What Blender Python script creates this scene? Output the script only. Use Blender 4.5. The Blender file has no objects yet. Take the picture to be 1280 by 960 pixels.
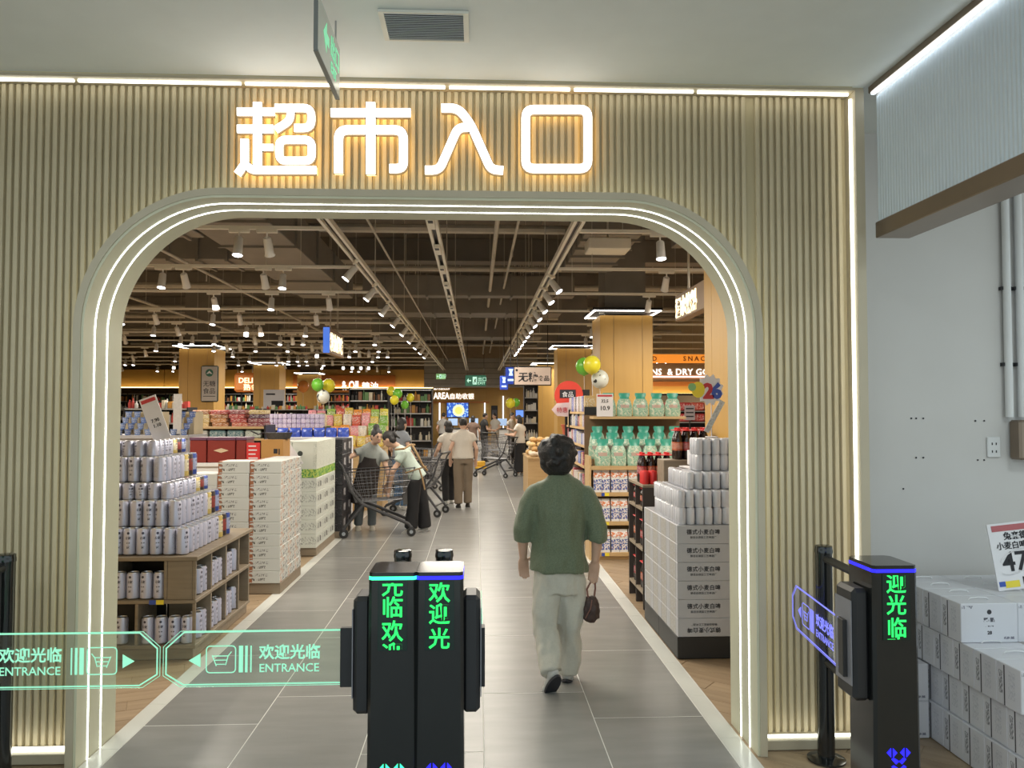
import bpy, bmesh, math, random
from mathutils import Vector, Matrix, noise
import numpy as np
random.seed(7)
PI = math.pi
SC = bpy.context.scene
COL = SC.collection

# ------------------------------------------------------------------ camera, world, exposure
FPX, EYE = 985.0, 1.667
YAW = math.atan(44/FPX); PITCH = math.atan(34/math.hypot(FPX, 44))
_fw = Vector((math.sin(YAW)*math.cos(PITCH), math.cos(YAW)*math.cos(PITCH), math.sin(PITCH)))
_rt = Vector((math.cos(YAW), -math.sin(YAW), 0)); _up = _rt.cross(_fw)
cam = bpy.data.cameras.new('camera'); camo = bpy.data.objects.new('camera', cam); COL.objects.link(camo)
cam.sensor_width = 36; cam.lens = 36*FPX/1280; cam.clip_end = 200
camo.location = (0, 0, EYE); camo.rotation_euler = (PI/2+PITCH, 0, -YAW)
SC.camera = camo
W = bpy.data.worlds.new('world'); SC.world = W; W.use_nodes = True
W.node_tree.nodes['Background'].inputs[0].default_value = (0.76, 0.90, 0.95, 1)
W.node_tree.nodes['Background'].inputs[1].default_value = 1.2
SC.view_settings.view_transform = 'Standard'; SC.view_settings.look = 'None'
SC.view_settings.exposure = 0.0; SC.view_settings.gamma = 1; SC.view_settings.use_curve_mapping = False
SC.cycles.use_denoising = True; SC.cycles.max_bounces = 8; SC.cycles.diffuse_bounces = 3
SC.cycles.transparent_max_bounces = 12; SC.cycles.sample_clamp_indirect = 4; SC.cycles.caustics_reflective = False; SC.cycles.caustics_refractive = False

def area_lamp(name, loc, size, watts, col, rot=(0, 0, 0), sy=None):
    L = bpy.data.lights.new(name, 'AREA'); L.energy = watts; L.color = col; L.size = size
    if sy: L.shape = 'RECTANGLE'; L.size_y = sy
    o = bpy.data.objects.new(name, L); o.location = loc; o.rotation_euler = rot; COL.objects.link(o); return o
# unseen fill lights added at the hall ceiling; the last brightens the alcove wall
for lx, ly in ((-2.2, 0.9), (0.4, 0.9), (-2.2, -1.8), (0.4, -1.8), (3.4, 2.2)):
    area_lamp('hall_fill', (lx, ly, 3.27), 0.6, 24, (0.86, 0.98, 1.0), sy=0.6)
# unseen area fill added just below the light tracks, standing in for the spotlights
for lx, ly in [(x, y) for y in (6.5, 10.5, 15, 20, 26, 33) for x in (-9.5, -4.2, -0.2, 3.4)]:
    area_lamp('sales_floor_fill', (lx, ly, 3.10), 1.6, 124 if lx != -0.2 else 100, (1.0, 0.92, 0.79), sy=1.6)

def ray(px, py): return _fw*FPX + _rt*(px-640) - _up*(py-480)
def at(px, py, Y):                       # the point at depth Y that the photo shows at this pixel
    d = ray(px, py); return Vector((0, 0, EYE)) + d*(Y/d.y)
def fl(px, py, z=0.0):                   # the point at height z
    d = ray(px, py); return Vector((0, 0, EYE)) + d*((z-EYE)/d.z)

# ------------------------------------------------------------------ materials
class X:                                  # tiny expression layer over math nodes
    def __init__(s, nt, v): s.nt, s.v = nt, v
    def _m(s, op, *a):
        n = s.nt.nodes.new('ShaderNodeMath'); n.operation = op
        for i, b in enumerate((s,)+a):
            b = b.v if isinstance(b, X) else b
            if isinstance(b, (int, float)): n.inputs[i].default_value = b
            else: s.nt.links.new(b, n.inputs[i])
        return X(s.nt, n.outputs[0])
    def __add__(s, o): return s._m('ADD', o)
    def __sub__(s, o): return s._m('SUBTRACT', o)
    def __mul__(s, o): return s._m('MULTIPLY', o)
    def __truediv__(s, o): return s._m('DIVIDE', o)
    def lt(s, o): return s._m('LESS_THAN', o)
    def gt(s, o): return s._m('GREATER_THAN', o)
    def abs(s): return s._m('ABSOLUTE')
    def sin(s): return s._m('SINE')
    def frac(s): return s._m('FRACT')
    def floor(s): return s._m('FLOOR')
    def max(s, o): return s._m('MAXIMUM', o)
    def atan2(s, o): return s._m('ARCTAN2', o)
    def near(s, c, h): return (s-c).abs().lt(h)
def rgba(c): return (c[0], c[1], c[2], 1)
MATS = {}
def nodes_of(name):
    m = bpy.data.materials.new(name); m.use_nodes = True; MATS[name] = m
    return m, m.node_tree, m.node_tree.nodes['Principled BSDF']
def mixc(nt, fac, a, b):
    n = nt.nodes.new('ShaderNodeMix'); n.data_type = 'RGBA'
    for s, v in ((n.inputs[0], fac), (n.inputs[6], a), (n.inputs[7], b)):
        v = v.v if isinstance(v, X) else v
        if isinstance(v, (int, float)): s.default_value = v
        elif isinstance(v, tuple): s.default_value = rgba(v)
        else: nt.links.new(v, s)
    return n.outputs[2]
def coords(nt, kind='Object'):
    t = nt.nodes.new('ShaderNodeTexCoord'); s = nt.nodes.new('ShaderNodeSeparateXYZ')
    nt.links.new(t.outputs[kind], s.inputs[0]); return [X(nt, o) for o in s.outputs], t.outputs[kind]
def noise_tex(nt, vec, scale, detail=3, stretch=None):
    n = nt.nodes.new('ShaderNodeTexNoise'); n.inputs['Scale'].default_value = scale; n.inputs['Detail'].default_value = detail
    if stretch:
        mp = nt.nodes.new('ShaderNodeMapping'); mp.inputs['Scale'].default_value = stretch; nt.links.new(vec, mp.inputs[0]); vec = mp.outputs[0]
    nt.links.new(vec, n.inputs['Vector']); return X(nt, n.outputs['Fac'])
def bump(nt, p, h, strength=0.3, dist=0.01):
    b = nt.nodes.new('ShaderNodeBump'); b.inputs['Strength'].default_value = strength; b.inputs['Distance'].default_value = dist
    nt.links.new(h.v, b.inputs['Height']); nt.links.new(b.outputs[0], p.inputs['Normal'])
def mat(name, col=(.5, .5, .5), rough=.5, metal=0., var=.06, scale=6., em=None, es=0., spec=.5, bmp=0., bscale=40., stretch=None, coat=0.):
    if name in MATS: return MATS[name]
    m, nt, p = nodes_of(name)
    p.inputs['Roughness'].default_value = rough; p.inputs['Metallic'].default_value = metal
    p.inputs['Specular IOR Level'].default_value = spec; p.inputs['Coat Weight'].default_value = coat
    p.inputs['Base Color'].default_value = rgba(col)
    if var:
        _, v = coords(nt); f = noise_tex(nt, v, scale, 3, stretch)
        nt.links.new(mixc(nt, f, tuple(c*(1-var*2) for c in col), tuple(min(1, c*(1+var*2)) for c in col)), p.inputs['Base Color'])
        if bmp: bump(nt, p, noise_tex(nt, v, bscale, 3, stretch), bmp)
    if em: p.inputs['Emission Color'].default_value = rgba(em); p.inputs['Emission Strength'].default_value = es
    return m
def mat_glow(name, col, strength):
    return mat(name, tuple(c*.8 for c in col), .4, var=0, em=col, es=strength)
def mat_wood(name, a, b, rough=.5, axis=2, scale=5., per_obj=.25):
    if name in MATS: return MATS[name]
    m, nt, p = nodes_of(name); _, v = coords(nt)
    st = [6., 6., 6.]; st[axis] = .5
    f = noise_tex(nt, v, scale, 5, tuple(st))
    inf = nt.nodes.new('ShaderNodeObjectInfo'); r = X(nt, inf.outputs['Random'])
    g = (f-.5)*1.3+.5+(r-.5)*per_obj
    c = nt.nodes.new('ShaderNodeClamp'); nt.links.new(g.v, c.inputs[0])
    nt.links.new(mixc(nt, c.outputs[0], a, b), p.inputs['Base Color'])
    p.inputs['Roughness'].default_value = rough; bump(nt, p, f, .12, .004); return m
def mat_pal(name, cols, rough=.45, lines=0., metal=0.):
    """packaging: one of several colours for each object, with a printed pale band and fine lines"""
    if name in MATS: return MATS[name]
    m, nt, p = nodes_of(name)
    inf = nt.nodes.new('ShaderNodeObjectInfo'); ramp = nt.nodes.new('ShaderNodeValToRGB'); ramp.color_ramp.interpolation = 'CONSTANT'
    el = ramp.color_ramp.elements
    while len(el) < len(cols): el.new(0.5)
    for i, c in enumerate(cols): el[i].position = i/len(cols); el[i].color = rgba(c)
    nt.links.new(inf.outputs['Random'], ramp.inputs[0]); out = ramp.outputs[0]
    (x, y, z), v = coords(nt, 'Generated')
    if lines:
        n = noise_tex(nt, v, lines, 2, (1, 1, 2.2)); mask = n.gt(.56)*(z.gt(.2))*(z.lt(.85))
        out = mixc(nt, mask*.75, out, (.85, .84, .8))
        n2 = noise_tex(nt, v, lines*1.7, 1); out = mixc(nt, n2.gt(.62)*.6, out, (.10, .07, .08))
    nt.links.new(out, p.inputs['Base Color']); p.inputs['Roughness'].default_value = rough; p.inputs['Metallic'].default_value = metal
    return m
def mat_glass(name, tint=(.9, 1, .95), gloss=.08):
    if name in MATS: return MATS[name]
    m = bpy.data.materials.new(name); m.use_nodes = True; nt = m.node_tree; MATS[name] = m
    nt.nodes.clear(); o = nt.nodes.new('ShaderNodeOutputMaterial'); mx = nt.nodes.new('ShaderNodeMixShader'); mx.inputs[0].default_value = gloss
    t = nt.nodes.new('ShaderNodeBsdfTransparent'); t.inputs[0].default_value = rgba(tint)
    g = nt.nodes.new('ShaderNodeBsdfGlossy'); g.inputs['Roughness'].default_value = .05
    nt.links.new(t.outputs[0], mx.inputs[1]); nt.links.new(g.outputs[0], mx.inputs[2]); nt.links.new(mx.outputs[0], o.inputs[0]); return m

# ------------------------------------------------------------------ mesh builders
class MB:
    def __init__(s): s.v, s.f, s.m = [], [], []
    def add(s, vs, fs, mi=0):
        n = len(s.v); s.v += [tuple(q) for q in vs]; s.f += [tuple(i+n for i in q) for q in fs]; s.m += [mi]*len(fs); return s
    def box(s, x0, x1, y0, y1, z0, z1, mi=0, M=None, c=0.):
        if c > 0:                                       # chamfered edges
            a = []; fx = []
            bm = bmesh.new(); bmesh.ops.create_cube(bm, size=1)
            bmesh.ops.scale(bm, vec=(x1-x0, y1-y0, z1-z0), verts=bm.verts); bmesh.ops.translate(bm, vec=((x0+x1)/2, (y0+y1)/2, (z0+z1)/2), verts=bm.verts)
            bmesh.ops.bevel(bm, geom=bm.edges[:], offset=c, segments=1, affect='EDGES')
            bm.verts.index_update(); vs = [v.co.copy() for v in bm.verts]; fs = [[v.index for v in f.verts] for f in bm.faces]; bm.free()
        else:
            vs = [Vector(q) for q in ((x0,y0,z0),(x1,y0,z0),(x1,y1,z0),(x0,y1,z0),(x0,y0,z1),(x1,y0,z1),(x1,y1,z1),(x0,y1,z1))]
            fs = [(0,3,2,1),(4,5,6,7),(0,1,5,4),(1,2,6,5),(2,3,7,6),(3,0,4,7)]
        if M: vs = [M @ q for q in vs]
        return s.add(vs, fs, mi)
    def tube(s, pts, r, seg=8, mi=0, cap=True):
        pts = [Vector(p) for p in pts]; n = len(pts); R = r if isinstance(r, (list, tuple)) else [r]*n
        vs = []; prev = None
        for i, p in enumerate(pts):
            t = (pts[min(i+1, n-1)]-pts[max(i-1, 0)]).normalized()
            if prev is None:
                a = t.cross(Vector((0, 0, 1)));  a = a if a.length > 1e-3 else t.cross(Vector((1, 0, 0)))
            else: a = prev - t*prev.dot(t)
            a.normalize(); b = t.cross(a); prev = a
            vs += [p+(a*math.cos(2*PI*k/seg)+b*math.sin(2*PI*k/seg))*R[i] for k in range(seg)]
        fs = [(i*seg+k, i*seg+(k+1) % seg, (i+1)*seg+(k+1) % seg, (i+1)*seg+k) for i in range(n-1) for k in range(seg)]
        if cap: fs += [tuple(range(seg-1, -1, -1)), tuple(range((n-1)*seg, n*seg))]
        return s.add(vs, fs, mi)
    def lathe(s, prof, seg=16, mi=0, o=(0, 0, 0), mis=None):
        n = len(prof); vs = []
        for r, z in prof: vs += [(o[0]+r*math.cos(2*PI*k/seg), o[1]+r*math.sin(2*PI*k/seg), o[2]+z) for k in range(seg)]
        b = len(s.v)
        s.add(vs, [(i*seg+k, i*seg+(k+1) % seg, (i+1)*seg+(k+1) % seg, (i+1)*seg+k) for i in range(n-1) for k in range(seg)], mi)
        if mis:
            for i in range(n-1):
                for k in range(seg): s.m[len(s.m)-(n-1)*seg+i*seg+k] = mis[i]
        s.f += [tuple(b+k for k in range(seg-1, -1, -1)), tuple(b+(n-1)*seg+k for k in range(seg))]; s.m += [mis[0] if mis else mi, mis[-1] if mis else mi]
        return s
    def prism(s, poly, d0, d1, ax='y', mi=0):           # polygon in (x,z) pushed along y (or (x,y) along z, (y,z) along x)
        f = {'y': lambda a, b, d: (a, d, b), 'z': lambda a, b, d: (a, b, d), 'x': lambda a, b, d: (d, a, b)}[ax]
        n = len(poly); vs = [f(a, b, d0) for a, b in poly]+[f(a, b, d1) for a, b in poly]
        return s.add(vs, [tuple(range(n)), tuple(range(2*n-1, n-1, -1))]+[(i, i+n, (i+1) % n+n, (i+1) % n) for i in range(n)], mi)
    def ball(s, c, rx, ry=None, rz=None, seg=12, rings=8, mi=0, M=None):
        ry = ry or rx; rz = rz or rx; c = Vector(c); vs = []
        for i in range(1, rings):
            a = PI*i/rings
            for k in range(seg):
                q = Vector((rx*math.sin(a)*math.cos(2*PI*k/seg), ry*math.sin(a)*math.sin(2*PI*k/seg), rz*math.cos(a)))
                vs.append(c+(M @ q if M else q))
        t = Vector((0, 0, rz)); vs += [c+(M @ t if M else t), c-(M @ t if M else t)]; T = len(vs)-2
        fs = [(i*seg+k, (i+1)*seg+k, (i+1)*seg+(k+1) % seg, i*seg+(k+1) % seg) for i in range(rings-2) for k in range(seg)]
        fs += [(T, k, (k+1) % seg) for k in range(seg)]+[(T+1, (rings-2)*seg+(k+1) % seg, (rings-2)*seg+k) for k in range(seg)]
        return s.add(vs, fs, mi)
    def loft(s, rings, mi=0):                            # rings: lists of points, equal counts; capped
        seg = len(rings[0]); n = len(rings); vs = [p for r in rings for p in r]
        fs = [(i*seg+k, i*seg+(k+1) % seg, (i+1)*seg+(k+1) % seg, (i+1)*seg+k) for i in range(n-1) for k in range(seg)]
        fs += [tuple(range(seg-1, -1, -1)), tuple(range((n-1)*seg, n*seg))]
        return s.add(vs, fs, mi)
    def mesh(s, name, mats, smooth=False):
        me = bpy.data.meshes.new(name); me.from_pydata(s.v, [], s.f); mats = mats if isinstance(mats, (list, tuple)) else [mats]
        for q in mats: me.materials.append(q)
        me.polygons.foreach_set('material_index', s.m)
        bm = bmesh.new(); bm.from_mesh(me); bmesh.ops.recalc_face_normals(bm, faces=bm.faces); bm.to_mesh(me); bm.free()
        if smooth:
            me.polygons.foreach_set('use_smooth', [True]*len(me.polygons))
            if smooth != 'all':
                me.set_sharp_from_angle(angle=math.radians(40))
        me.update(); return me
    def build(s, name, mats, parent=None, smooth=False, loc=None, rz=0):
        return put(name, s.mesh(name, mats, smooth), parent, loc, rz)
def put(name, me, parent=None, loc=None, rz=0, rot=None):
    o = bpy.data.objects.new(name, me); COL.objects.link(o)
    if loc is not None: o.location = loc
    if rz: o.rotation_euler = (0, 0, rz)
    if rot: o.rotation_euler = rot
    if parent: o.parent = parent
    return o
def tag(o, label=None, cat=None, group=None, kind=None):
    if label: o['label'] = label
    if cat: o['category'] = cat
    if group: o['group'] = group
    if kind: o['kind'] = kind
    return o
def thing(name, label, cat, loc=(0, 0, 0), rz=0, group=None):
    o = bpy.data.objects.new(name, None); COL.objects.link(o); o.location = loc; o.rotation_euler = (0, 0, rz); o.empty_display_size = .1
    return tag(o, label, cat, group)
def dup(root, loc=None, rz=None, label=None, group=None):
    def cp(o, par):
        c = o.copy(); COL.objects.link(c); c.parent = par
        for ch in o.children: cp(ch, c)
        return c
    r = cp(root, None)
    if loc is not None: r.location = loc
    if rz is not None: r.rotation_euler = (0, 0, rz)
    if label: r['label'] = label
    if group: r['group'] = group
    return r
_TX = {}
TMP = bpy.data.scenes.new('workbench')      # a side scene in which text and remeshed shapes are evaluated
def evaluated_mesh(o):
    vl = TMP.view_layers[0]; vl.update(); return bpy.data.meshes.new_from_object(o.evaluated_get(vl.depsgraph))
def text_mesh(s, size, m, ext=.001, bold=0., align='LEFT', sp=1.):
    k = (s, size, m.name, ext, bold, align, sp)
    if k in _TX: return _TX[k]
    c = bpy.data.curves.new('lettering', 'FONT'); c.body = s; c.size = size; c.extrude = ext; c.offset = bold; c.resolution_u = 2; c.align_x = align; c.space_character = sp
    o = bpy.data.objects.new('lettering', c); TMP.collection.objects.link(o)
    me = evaluated_mesh(o)
    bpy.data.objects.remove(o); bpy.data.curves.remove(c); me.materials.clear(); me.materials.append(m); me.name = 'lettering'; _TX[k] = me; return me
def text(s, loc, size, m, parent=None, rz=0, ext=.001, bold=0., align='LEFT', name='lettering', sp=1., rx=PI/2):
    return put(name, text_mesh(s, size, m, ext, bold, align, sp), parent, loc, rot=(rx, 0, rz))
ORD = ['first', 'second', 'third', 'fourth', 'fifth', 'sixth', 'seventh', 'eighth', 'ninth', 'tenth', 'eleventh', 'twelfth', 'thirteenth', 'fourteenth', 'fifteenth', 'sixteenth', 'seventeenth', 'eighteenth', 'nineteenth', 'twentieth']
def ordn(i):
    return ORD[i] if i < 20 else str(i+1)+('th' if 10 < (i+1) % 100 < 14 else {1: 'st', 2: 'nd', 3: 'rd'}.get((i+1) % 10, 'th'))

# shared materials
M_slat = mat_wood('slat_oak', (.46, .38, .245), (.60, .51, .35), .55)
M_panel = mat_wood('panel_oak', (.45, .37, .22), (.55, .46, .29), .6)
M_frame = mat('frame_champagne', (.50, .43, .31), .45, 0, .04)
M_arch = mat('arch_cream', (.63, .61, .45), .45, 0, .03)
M_led = mat_glow('led_white', (.95, 1, .93), 6)
M_led_cold = mat_glow('led_cold', (.82, .92, 1), 5)
M_ceil = mat('ceiling_paint', (.82, .86, .86), .8, 0, .02)
M_brown = mat('brown_metal', (.26, .20, .15), .3, .6, .05)
M_white = mat('white_paint', (.72, .72, .72), .6, 0, .03)
M_wallg = mat('wall_plaster', (.62, .60, .58), .85, 0, .03, 2)
M_black = mat('black_gloss', (.012, .013, .013), .12, 0, 0, spec=.6)
M_blackm = mat('black_matt', (.016, .016, .018), .45, 0, .05)
M_dark = mat('dark_metal', (.03, .03, .033), .4, .5, .05)
M_steel = mat('steel', (.45, .46, .48), .3, .9, .05)
M_card = mat('card_white', (.78, .76, .78), .6, 0, .03)
M_ink = mat('ink_black', (.02, .02, .025), .7, var=0)
M_red = mat('print_red', (.55, .04, .05), .5)
M_yel = mat('print_yellow', (.85, .68, .05), .5)
M_blue = mat('print_blue', (.04, .09, .42), .5)
M_wood = mat_wood('display_wood', (.20, .155, .105), (.33, .265, .19), .55, 0)
M_woodl = mat_wood('shelf_wood_light', (.48, .31, .14), (.62, .43, .22), .5, 0)
M_gold = mat_wood('column_veneer', (.52, .30, .075), (.58, .35, .095), .45, 2, 2., .05)
# ------------------------------------------------------------------ floor
M_tile = None
def make_tile_mat():
    m, nt, p = nodes_of('floor_tile'); _, v = coords(nt)
    inf = nt.nodes.new('ShaderNodeObjectInfo'); r = X(nt, inf.outputs['Random'])
    off = nt.nodes.new('ShaderNodeVectorMath'); off.operation = 'ADD'; nt.links.new(v, off.inputs[0])
    cmb = nt.nodes.new('ShaderNodeCombineXYZ'); nt.links.new((r*40).v, cmb.inputs[0]); nt.links.new((r*17).v, cmb.inputs[1]); nt.links.new(cmb.outputs[0], off.inputs[1])
    f = noise_tex(nt, off.outputs[0], 2.2, 5, (1, 4, 1))
    g = (f-.5)*1.1+.5+(r-.5)*.25
    nt.links.new(mixc(nt, g, (.20, .20, .19), (.30, .295, .28)), p.inputs['Base Color'])
    p.inputs['Roughness'].default_value = .27; bump(nt, p, f, .03, .002); return m
M_tile = make_tile_mat()
M_stripe = mat('stripe_marble', (.66, .67, .63), .22, 0, .05, 3)
M_grout = mat('grout', (.62, .62, .58), .7)
M_plank = mat_wood('plank_oak', (.27, .19, .115), (.44, .325, .21), .38, 0, 4., .45)
floor = MB().box(-18, 7.5, -4, 40.2, -.1, -.0065).build('floor', mat('floor_bed', (.36, .265, .165), .45, 0, .12, 3)); tag(floor, 'grey tiled aisle with pale stripes and oak boards', kind='structure')
MB().box(-1.862, 1.347, -4, 39, -.0155, -.0009).build('grout_bed', M_grout, floor)
tm = MB().box(-.2978, .2978, -.5968, .5968, -.012, 0, c=.0012).mesh('tile', M_tile)
tm_short = None
for ci, x0 in enumerate((-1.762, -1.162, -.562, .038, .638)):
    off = (4.32+(0, .4, .8, .4, 0)[ci]) % 1.2
    for k in range(-1, 32):
        put('tile', tm, floor, (x0+.3, off+1.2*k+.6, 0))
sm = MB().box(-.0475, .0475, -.2985, .2985, -.012, .0005).mesh('stripe_piece', M_stripe)
for x in (-1.8115, 1.2905):
    for k in range(-2, 60): put('stripe_piece', sm, floor, (x, k*.6+.13, 0))
pm = MB().box(-.448, .448, -.0735, .0735, -.012, -.003, c=.0012).mesh('plank', M_plank)
def planks(x0, x1, y0, y1, ang):
    c, s = math.cos(ang), math.sin(ang)
    for i in range(-14, 15):
        for j in range(-70, 71):
            u, w = (i+(j % 3)/3)*.9, j*.15
            x, y = u*c-w*s+(x0+x1)/2, u*s+w*c+(y0+y1)/2
            if x0 < x < x1 and y0 < y < y1: put('plank', pm, floor, (x, y, 0), ang)
planks(-3.1, -1.4, 3.0, 8.6, math.radians(20)); planks(.9, 2.9, 2.7, 9.6, math.radians(-38))

# ------------------------------------------------------------------ facade with the arched entrance
XL, XR, ZT, RC = -1.865, 1.362, 2.695, .64
def arch(off=0., n=14):
    r = RC+off; P = [(XL-off, -.002)]
    P += [(XL+RC-r*math.cos(PI/2*k/n), ZT-RC+r*math.sin(PI/2*k/n)) for k in range(n+1)]
    P += [(XR-RC+r*math.sin(PI/2*k/n), ZT-RC+r*math.cos(PI/2*k/n)) for k in range(n+1)]
    P += [(XR+off, -.002)]; return P
def sweep(prof, n=14):                     # prof: (offset, y) ring swept along the arch
    cols = [arch(o, n) for o, _ in prof]; N = len(cols[0]); K = len(prof); vs = []
    for i in range(N): vs += [(cols[k][i][0], prof[k][1], cols[k][i][1]) for k in range(K)]
    fs = [(i*K+k, i*K+(k+1) % K, (i+1)*K+(k+1) % K, (i+1)*K+k) for i in range(N-1) for k in range(K)]
    fs += [tuple(range(K-1, -1, -1)), tuple(range((N-1)*K, N*K))]
    return MB().add(vs, fs)
FY = 3.87                                  # front of the frame
XE = at(1086, 520, FY).x                   # facade's right end
ZC = 3.312                                 # hall ceiling
wall = tag(bpy.data.objects.new('wall_front', None), 'slatted oak entrance facade with an arched opening', kind='structure'); COL.objects.link(wall)
b = MB(); A = arch(.03); Yp = 3.99
b.add([(-18, Yp, 0), (A[0][0], Yp, 0), (A[0][0], Yp, 5.2), (-18, Yp, 5.2)], [(0, 1, 2, 3)])
b.add([(A[-1][0], Yp, 0), (XE, Yp, 0), (XE, Yp, 5.2), (A[-1][0], Yp, 5.2)], [(0, 1, 2, 3)])
for (xa, za), (xb, zb) in zip(A[1:-1], A[2:-1]): b.add([(xa, Yp, za), (xb, Yp, zb), (xb, Yp, 5.2), (xa, Yp, 5.2)], [(0, 1, 2, 3)])
b.add([(-18, 4.2, 0), (A[0][0], 4.2, 0), (A[0][0], 4.2, 5.2), (-18, 4.2, 5.2)], [(0, 1, 2, 3)])
b.add([(A[-1][0], 4.2, 0), (XE, 4.2, 0), (XE, 4.2, 5.2), (A[-1][0], 4.2, 5.2)], [(0, 1, 2, 3)])
for (xa, za), (xb, zb) in zip(A[1:-1], A[2:-1]): b.add([(xa, 4.2, za), (xb, 4.2, zb), (xb, 4.2, 5.2), (xa, 4.2, 5.2)], [(0, 1, 2, 3)])
b.build('back_panel', M_panel, wall)
ring = sweep([(0, 4.22), (0, 3.815), (.012, 3.815), (.012, 4.22)], 20); ring.build('arch_lining', M_arch, wall, smooth=True)
sweep([(.012, 3.98), (.012, 3.81), (.045, 3.805), (.045, 3.98)], 20).build('arch_rim', M_frame, wall, smooth=True)
for y in (3.925, 4.055): sweep([(-.003, y-.0033), (-.003, y+.0033), (.001, y+.0033), (.001, y-.0033)], 20).build('led_strip', M_led, wall)
sweep([(.0455, 3.895), (.052, 3.895), (.052, 3.93), (.0455, 3.93)], 20).build('led_strip', mat_glow('led_back', (.98, 1, .74), 2.4), wall)
ZF = at(640, 105, FY).z; ZB = .047; XS = at(1075, 520, FY).x; XW = -3.4
MB().box(XW, XE, FY, 4.0, ZF, ZC, c=.003).build('trim_top', M_frame, wall)
MB().box(XS, XE, FY, 4.52, 0, ZF-.0005).build('trim_side', M_frame, wall)
MB().box(1.41, XS-.0005, FY, 4.0, 0, ZB, c=.003).build('trim_bottom', M_frame, wall)
MB().box(XW, -1.915, FY, 4.0, 0, ZB, c=.003).build('trim_bottom', M_frame, wall)
M_ledw = mat_glow('led_warm_white', (1, 1, .86), 4.2)
x = XW
while x < XS-.05:                          # tape lengths under the top rail, small dark gaps where they meet
    w = random.choice((.62, .8, 1.0)); e = min(x+w, XS-.004); MB().box(x, e-.012, FY+.036, FY+.05, ZF-.011, ZF-.0005).build('led_strip', M_ledw, wall); x = e+.01
MB().box(XS-.011, XS-.0005, FY+.036, FY+.05, ZB+.02, ZF-.03).build('led_strip', M_ledw, wall)
MB().box(1.43, XS-.03, FY+.036, FY+.05, ZB+.0005, ZB+.011).build('led_strip', M_ledw, wall)
MB().box(XW, -1.94, FY+.036, FY+.05, ZB+.0005, ZB+.018).build('led_strip', M_ledw, wall)
pitch = .0362; cache = {}
AR = arch(.03, 30)
def arch_z(x):
    if x < XL-.035 or x > XR+.035: return ZB-.01
    for (xa, za), (xb, zb) in zip(AR[1:-1], AR[2:-1]):
        if xa <= x <= xb and xb > xa: return za+(zb-za)*(x-xa)/(xb-xa)
    return ZT-RC
n = int((XS-.03+2.75)/pitch)
for i in range(n+1):
    x = XS-.035-i*pitch
    if XL-.052 < x < XL-.02 or XR+.02 < x < XR+.052: continue
    z0 = max(arch_z(x-.011), arch_z(x+.011)) if abs(x-(XL+XR)/2) < 2.2 else ZB-.01
    k = round(z0, 3)
    if k not in cache:
        cache[k] = MB().prism([(-.0125, 0), (.0125, 0), (.0095, -.015), (-.0095, -.015)], z0, ZF-.002, 'z').mesh('slat', M_slat)
    put('slat', cache[k], wall, (x, 3.988, 0))

# ------------------------------------------------------------------ lit characters over the arch
M_face = mat_glow('sign_face', (1, .97, .93), 2.6)
M_halo = mat_glow('sign_halo', (1, .66, .24), 4.0); M_edge = mat('sign_edge', (.30, .20, .09), .5)
def rnd(P, r, n=5):
    P = [Vector(p) for p in P]; out = [P[0]]
    for a, p, c in zip(P, P[1:], P[2:]):
        d0 = (a-p); d1 = (c-p); q = min(r, d0.length*.49, d1.length*.49); s0 = p+d0.normalized()*q; s1 = p+d1.normalized()*q
        for k in range(n+1):
            t = k/n; out.append(s0*(1-t)**2+p*2*t*(1-t)+s1*t*t)
    return out+[P[-1]]
def stroke(mb, P, w, y0, y1, closed=False):
    P = [Vector(p) for p in P]; n = len(P); L, R = [], []
    for i in range(n):
        a = P[(i-1) % n] if closed or i > 0 else P[i]; c = P[(i+1) % n] if closed or i < n-1 else P[i]
        d0 = (P[i]-a); d1 = (c-P[i]); d0 = d0.normalized() if d0.length > 1e-6 else d1.normalized(); d1 = d1.normalized() if d1.length > 1e-6 else d0
        t = (d0+d1).normalized(); nn = Vector((-t.y, t.x)); k = 1/max(.5, nn.dot(Vector((-d0.y, d0.x))))
        L.append(P[i]+nn*w*k); R.append(P[i]-nn*w*k)
    vs = []
    for l, r in zip(L, R): vs += [(l.x, y0, l.y), (r.x, y0, r.y), (r.x, y1, r.y), (l.x, y1, l.y)]
    m = n if closed else n-1
    fs = [(4*i+k, 4*i+(k+1) % 4, 4*((i+1) % n)+(k+1) % 4, 4*((i+1) % n)+k) for i in range(m) for k in range(4)]
    if not closed: fs += [(3, 2, 1, 0), tuple(4*(n-1)+k for k in range(4))]
    mb.add(vs, fs)
SY = 3.90
def cp(x, y): q = at(260+x/2.56, 100+y/2.56, SY); return (q.x, q.z)
def rrect(x0, y0, x1, y1, r): 
    P = rnd([((x0+x1)/2, y0), (x1, y0), (x1, y1), (x0, y1), (x0, y0), ((x0+x1)/2, y0)], r)[:-1]; return P
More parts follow.
